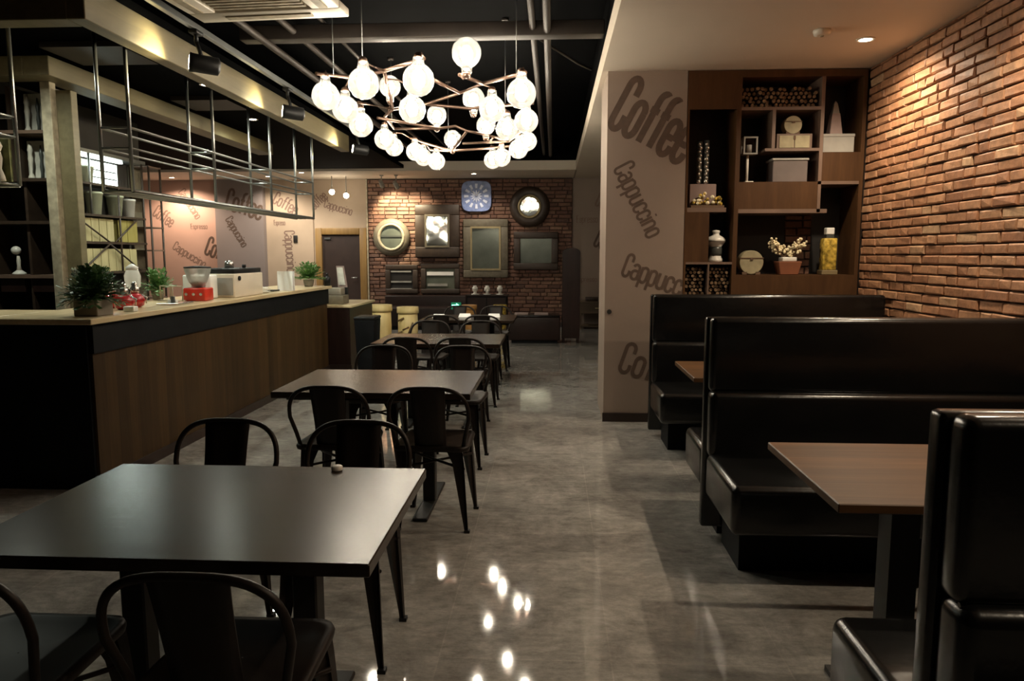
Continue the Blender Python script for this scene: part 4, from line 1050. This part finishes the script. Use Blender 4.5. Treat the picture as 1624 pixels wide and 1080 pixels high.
t = rect_mirror('framed_wall_mirror', 'small low dark framed mirror with pale bars as its reflection left of the tall olive mirror', -2.57, -1.81, .64, 1.23, .10, 'frame_dark', 'mirror_old', None)
B(-2.45, -1.93, YW - .05, YW - .03, 1.0, 1.07).build('pale_bar', 'paper', t); B(-2.44, -2.05, YW - .05, YW - .03, .79, .84).build('pale_bar', 'pale_grey', t)  # bars drawn on the glass in place of a bright reflection
def round_mirror(label, x, z, ro, ri, fm, rm, gm):
    t = thing('round_wall_mirror', label, 'mirror', (x, YW, z - ro))
    MB().lathe([(ri, -.03), (ri + .02, -.07), (ro * .8, -.065), (ro, -.03), (ro, 0), (ri, 0), (ri, -.03)], (x, YW, z), 36, axis='y').build('frame', fm, t)
    MB().lathe([(ri - .005, -.05), (ri + .012, -.082), (ri + .045, -.078), (ri + .05, -.05), (ri - .005, -.05)], (x, YW, z), 36, axis='y').build('inner_ring', rm, t)
    MB().lathe([(ri + .015, -.034), (ri + .015, -.028)], (x, YW, z), 36, axis='y').build('mirror_glass', gm, t)
    return t
t = round_mirror('round mirror in a weathered cream frame on the bright brick by the door', -3.14, 1.74, .36, .22, 'frame_olive', 'frame_cream', 'mirror_old')
B(-3.34, -2.94, YW - .05, YW - .04, 1.74, 1.77).build('dark_bar', 'dark_ceramic', t)
t = round_mirror('round dark wooden framed mirror with a bright centre, right of the blue clock', -.453, 2.315, .385, .18, 'frame_dark', 'gold_trim', 'mirror')
for ch_ in t.children:
    if ch_.name.startswith('mirror_glass'):
        for v_ in ch_.data.vertices: v_.co.y -= (v_.co.z - .385) * .02
# clock
t = thing('wall_clock', 'blue square wall clock with rounded corners and pale star marks', 'clock', (-1.474, YW, 2.22))
cx, cz = -1.474, 2.515
poly = []
for k in range(40):
    a = 2 * math.pi * k / 40; c_, s_ = math.cos(a), math.sin(a)
    poly.append((cx + .288 * math.copysign(abs(c_) ** .45, c_), cz + .292 * math.copysign(abs(s_) ** .45, s_)))
MB().prism(poly, YW - .05, YW).build('case', 'clock_blue', t, bevel=.008, seg=1)
b = MB()
for k in range(12):
    a = 2 * math.pi * k / 12; d = Vector((math.sin(a), 0, math.cos(a))); n_ = Vector((d.z, 0, -d.x)); o_ = Vector((cx, YW - .058, cz))
    p = [o_ + d * .15 + n_ * .018, o_ + d * .235 + n_ * .026, o_ + d * .235 - n_ * .026, o_ + d * .15 - n_ * .018]
    b.add(p + [q + Vector((0, .008, 0)) for q in p], [(0, 1, 2, 3), (0, 4, 5, 1), (1, 5, 6, 2), (2, 6, 7, 3), (3, 7, 4, 0)])
    p = [o_ + d * .02, o_ + d * .07 + n_ * .014, o_ + d * .125, o_ + d * .07 - n_ * .014]
    b.add(p + [q + Vector((0, .008, 0)) for q in p], [(0, 1, 2, 3), (0, 4, 5, 1), (1, 5, 6, 2), (2, 6, 7, 3), (3, 7, 4, 0)])
b.build('hour_marks', 'clock_pale', t)
MB().tube([(cx, YW - .066, cz), (cx + .06, YW - .066, cz + .10)], .007, 6).build('hour_hand', 'white_enamel', t)
MB().tube([(cx, YW - .070, cz), (cx - .11, YW - .070, cz + .13)], .005, 6).build('minute_hand', 'white_enamel', t)

# spot brackets on the brick by the door
def wall_spot(x, y, z, d, label):
    t = thing('ceiling_spotlight', label, 'spotlight', (x, y, 2.86), 'spotlights on the back ceiling')
    MB().tube([(x, y, 2.86), (x, y, z + .05)], .010, 8).build('stem', 'pale_grey', t)
    MB().lathe([(.035, -.02), (.035, 0)], (x, y, 2.86), 12).build('ceiling_cup', 'pale_grey', t)
    c = Vector((x, y, z)); d = Vector(d).normalized()
    MB().tube([c - d * .08, c + d * .07], [.036, .045], 14).build('lamp_head', 'pale_grey', t)
    MB().tube([c + d * .0705, c + d * .075], .038, 14).build('lens', 'spot_lens', t)
    return c + d * .1, d
ws = [wall_spot(-3.17, 13.60, 2.70, (.1, .75, -.6), 'left of two pale spotlights above the cream round mirror'),
      wall_spot(-2.90, 13.60, 2.68, (.25, .7, -.6), 'right of two pale spotlights above the cream round mirror')]
for x, z, lab in ((-4.15, 2.57, 'left of two glowing globe bulbs above the door'), (-3.88, 2.50, 'right of two glowing globe bulbs above the door')):
    t = thing('ceiling_bulb', lab, 'light bulb', (x, 13.75, 2.86), 'bare bulbs above the door')
    MB().tube([(x, 13.75, 2.86), (x, 13.75, z + .06)], .008, 8).build('stem', 'pale_grey', t)
    MB().lathe([(.022, .03), (.022, .07)], (x, 13.75, z), 12).build('socket', 'pale_grey', t)
    MB().sphere((x, 13.75, z), .05, 14, 9).build('bulb', 'bulb_soft', t)
for x, y, lab in ((-1.44, 13.45, 'glowing downlight in the back ceiling above the blue clock'), (-4.50, 13.1, 'bright downlight in the back ceiling seen through the hanging rack'), (-5.34, 13.7, 'downlight in the back ceiling above the beige mural wall'), (-7.25, 13.8, 'downlight in the back ceiling above the pink mural wall')):
    downlight(x, y, 2.86, lab)

# furniture along the back
t = thing('tall_dark_cabinet', 'tall narrow dark mahogany cabinet with rounded top by the mural wall', 'cabinet', (.29, 11.75, 0))
poly = [(.15, .08), (.43, .08), (.43, 1.44)] + [(.29 + .14 * math.cos(R(a)), 1.44 + .07 * math.sin(R(a))) for a in range(20, 180, 20)] + [(.15, 1.44)]
MB().prism(poly, 11.6, 11.95).build('cabinet_body', 'lacquer', t, bevel=.006, seg=1)
B(.18, .40, 11.592, 11.60, .16, 1.38).build('door', 'lacquer', t)
for x in (.155, .385):
    for y in (11.6, 11.9): B(x, x + .04, y, y + .04, 0, .08).build('leg', 'lacquer', t)
t = thing('leather_banquette', 'long low black leather banquette seat beside the tall dark cabinet', 'bench', (-.2, 11.8, 0))
B(-.70, .12, 11.5, 12.1, .05, .42).build('seat_base', 'leather_brown', t, bevel=.02, seg=3)
B(-.68, .11, 11.52, 12.1, .42, .445).build('seat_pad', 'leather', t, bevel=.01)
B(-.65, .08, 11.55, 12.05, 0, .05).build('plinth', 'black_panel', t)
for k, (x, lab) in enumerate(((-.5, 'dark magazine with pale edge lying on the left of the banquette'), (-.18, 'dark magazine with pale edge lying on the right of the banquette'))):
    b = tag(B(x - .11, x + .11, 11.62, 11.85, .446, .47).build('magazine', 'pink_grey', bevel=.003, seg=1), lab, 'magazine')
t = thing('dark_sideboard', 'black sideboard with three white pots on top against the back wall', 'sideboard', (-1.18, 13.2, 0))
B(-1.54, -.82, 13.0, 13.4, .05, .665).build('cabinet_body', 'black_panel', t)
B(-1.56, -.80, 12.98, 13.42, .665, .685).build('top', 'lacquer', t)
B(-1.50, -.86, 13.02, 13.38, 0, .05).build('plinth', 'black_panel', t)
for x0, x1 in ((-1.52, -1.19), (-1.17, -.84)): B(x0, x1, 12.992, 13.0, .09, .64).build('door', 'lacquer', t)
for x, lab in ((-1.40, 'left white pot on the black sideboard'), (-1.18, 'middle white pot on the black sideboard'), (-.95, 'right white pot on the black sideboard')):
    s = thing('white_pot', lab, 'pot', (x, 13.15, .686), 'white pots on the sideboard')
    MB().lathe([(.07, 0), (.075, .012), (.03, .02), (.028, .05)], (x, 13.15, .686), 16).build('saucer', 'white_ceramic', s)
    MB().lathe([(.028, .05), (.05, .075), (.05, .13), (.03, .14), (.035, .16), (.001, .165)], (x, 13.15, .686), 16).build('body', 'white_ceramic', s)
t = thing('wall_banquette', 'brown leather banquette along the brick wall under the low mirrors', 'bench', (-2.45, 13.8, 0))
B(-3.25, -1.65, 13.5, 14.05, .06, .42).build('seat', 'leather_brown', t, bevel=.03, seg=3)
B(-3.25, -1.65, 14.0, 14.2, .06, .62).build('backrest', 'leather_brown', t, bevel=.03, seg=3)
B(-3.2, -1.7, 13.55, 14.1, 0, .06).build('plinth', 'black_panel', t)
t = thing('console_table', 'dim brown console cabinet against the mural wall at the end of the aisle', 'console', (.75, 14.0, 0))
B(.50, 1.25, 13.8, 14.3, .30, .50).build('drawer_case', 'console_wood', t)
B(.48, 1.27, 13.78, 14.32, .50, .525).build('top', 'console_wood', t)
for x in (.50, 1.21):
    for y in (13.8, 14.26): B(x, x + .04, y, y + .04, 0, .30).build('leg', 'console_wood', t)
B(.52, 1.23, 13.82, 14.28, .04, .06).build('lower_shelf', 'console_wood', t)
MB().tube([(.8, 13.795, .4), (.9, 13.795, .4)], .01, 8).build('handle', 'gold_trim', t)
tag(B(.62, .86, 13.9, 14.1, .526, .60).build('dark_box', 'frame_dark', bevel=.01), 'low dark box on the console at the end of the aisle', 'box')
def drum(x, y, r, h, m, label, printed=False):
    t = thing('drum_stool', label, 'stool', (x, y, 0), 'wooden drum stools')
    MB().lathe([(r * .9, 0), (r * .98, h * .3), (r, h * .55), (r * .97, h * .86)], (x, y, 0), 24).build('drum_body', m, t)
    MB().lathe([(r * 1.08, h * .86), (r * 1.10, h * .9), (r * 1.08, h), (r * .96, h + .001)], (x, y, 0), 24).build('top_rim', m, t)
    b = MB()
    if printed:
        for (dx, z0, z1) in ((-.07, .42, .46), (.0, .30, .34), (.06, .2, .40), (-.1, .24, .28)):
            b.tube([(x + dx - .05, y - r * .97, z0 * h / .6), (x + dx + .04, y - r * .985, z1 * h / .6)], .013, 6)
        b.build('printed_pattern', 'drum_print', t)
    else:
        b.lathe([(r * .985, h * .2), (r * 1.01, h * .23), (r * 1.0, h * .26)], (x, y, 0), 24); b.build('hoop', 'gold_trim', t)
drum(-2.50, 10.5, .155, .68, 'drum_wood', 'pale yellow drum stool with a wide rim beside the lower counter')
drum(-2.10, 10.5, .145, .65, 'drum_wood', 'pale yellow drum stool with a dark printed pattern', True)
drum(-1.42, 12.4, .12, .55, 'orange_drum', 'orange drum stool beside the green exit sign')
drum(-.90, 12.5, .11, .55, 'gold_glass', 'mottled yellow drum stool in front of the black sideboard')
# floor level exit sign
t = thing('exit_sign', 'glowing green arrow exit sign on a low black stand', 'exit sign', (-1.55, 11.6, 0))
B(-1.63, -1.45, 11.6, 11.64, .52, .66).build('sign_case', 'black_plastic', t, bevel=.004, seg=1)
B(-1.62, -1.46, 11.597, 11.6, .535, .645).build('sign_panel', 'exit_bg', t)
MB().prism([(-1.605, .575), (-1.535, .575), (-1.535, .553), (-1.475, .591), (-1.535, .629), (-1.535, .607), (-1.605, .607)], 11.590, 11.597).build('arrow', 'exit', t)
B(-1.57, -1.51, 11.60, 11.64, .015, .52).build('stand_post', 'black_plastic', t); B(-1.66, -1.42, 11.52, 11.72, 0, .015).build('stand_base', 'black_plastic', t)
# black cabinet bin beside the service counter
t = thing('black_waste_bin', 'tall black waste bin beside the lower counter', 'waste bin', (-2.09, 8.1, 0))
MB().frustum(-2.17, -2.0, 8.0, 8.24, 0, -2.2, -1.97, 7.97, 8.27, .68).build('bin_body', 'black_panel', t, bevel=.008)
B(-2.205, -1.965, 7.965, 8.275, .68, .715).build('lid', 'black_plastic', t, bevel=.012)

# ================================================================ LIGHT
w = bpy.data.worlds.new('room_dark'); SC.world = w; w.use_nodes = True
w.node_tree.nodes['Background'].inputs[0].default_value = (.9, .8, .68, 1); w.node_tree.nodes['Background'].inputs[1].default_value = 0.006

def spot(name, loc, direction, watts, angle, blend=.6, col=(1, .82, .58), size=.03):
    l = bpy.data.lights.new(name, 'SPOT'); l.energy = watts; l.spot_size = R(angle); l.spot_blend = blend; l.color = col; l.shadow_soft_size = size
    o = bpy.data.objects.new(name, l); COL.objects.link(o); o.location = loc
    o.rotation_euler = Vector(direction).to_track_quat('-Z', 'Y').to_euler(); return o
def area(name, loc, direction, watts, sx, sy, col):
    l = bpy.data.lights.new(name, 'AREA'); l.energy = watts; l.shape = 'RECTANGLE'; l.size = sx; l.size_y = sy; l.color = col
    o = bpy.data.objects.new(name, l); COL.objects.link(o); o.location = loc
    o.rotation_euler = Vector(direction).to_track_quat('-Z', 'Y').to_euler(); return o
WARM = (1, .82, .59); SOFT = (1, .87, .70)
# row of ceiling downlights along the brick wall
for y, p in ((5.32, 70), (3.75, 75), (2.2, 70), (.6, 50)):
    spot('downlight_lamp', (2.12, y, 2.835), (.04, 0, -1), p, 150, .8, WARM, .035)
# track heads
for (c, d), p in zip(spots, (24, 24, 26)): spot('track_lamp', c, d, p, 105, .9, (1, .86, .52), .03)
# bar downlights
COOL = (.93, 1, .84)
for x, y, p in ((-3.75, 4.78, 44), (-3.08, 6.55, 92), (-3.35, 8.2, 70)): spot('bar_lamp', (x, y, 2.87), (0, .05, -1), p, 150, .8, COOL, .03)
area('shelf_led_lamp', (-4.66, 7.36, 2.37), (.25, 0, -1), 7, .05, .95, (.86, 1, .90))
# back wall heads and downlights
for (c, d), p in zip(ws, (150, 80)): spot('bracket_lamp', c, d, p, 80, .7, (1, .84, .55), .03)
for x, y, p, c in ((-1.44, 13.45, 45, SOFT), (-4.50, 13.1, 90, (1, .95, .82)), (-5.34, 13.7, 80, SOFT), (-7.25, 13.8, 140, (1, .76, .56))):
    spot('downlight_lamp', (x, y, 2.835), (0, .0, -1), p, 150, .7, c, .03)
SC.view_settings.view_transform = 'Standard'; SC.view_settings.look = 'None'; SC.view_settings.gamma = 1.0
SC.view_settings.exposure = 0.55; SC.view_settings.use_curve_mapping = False
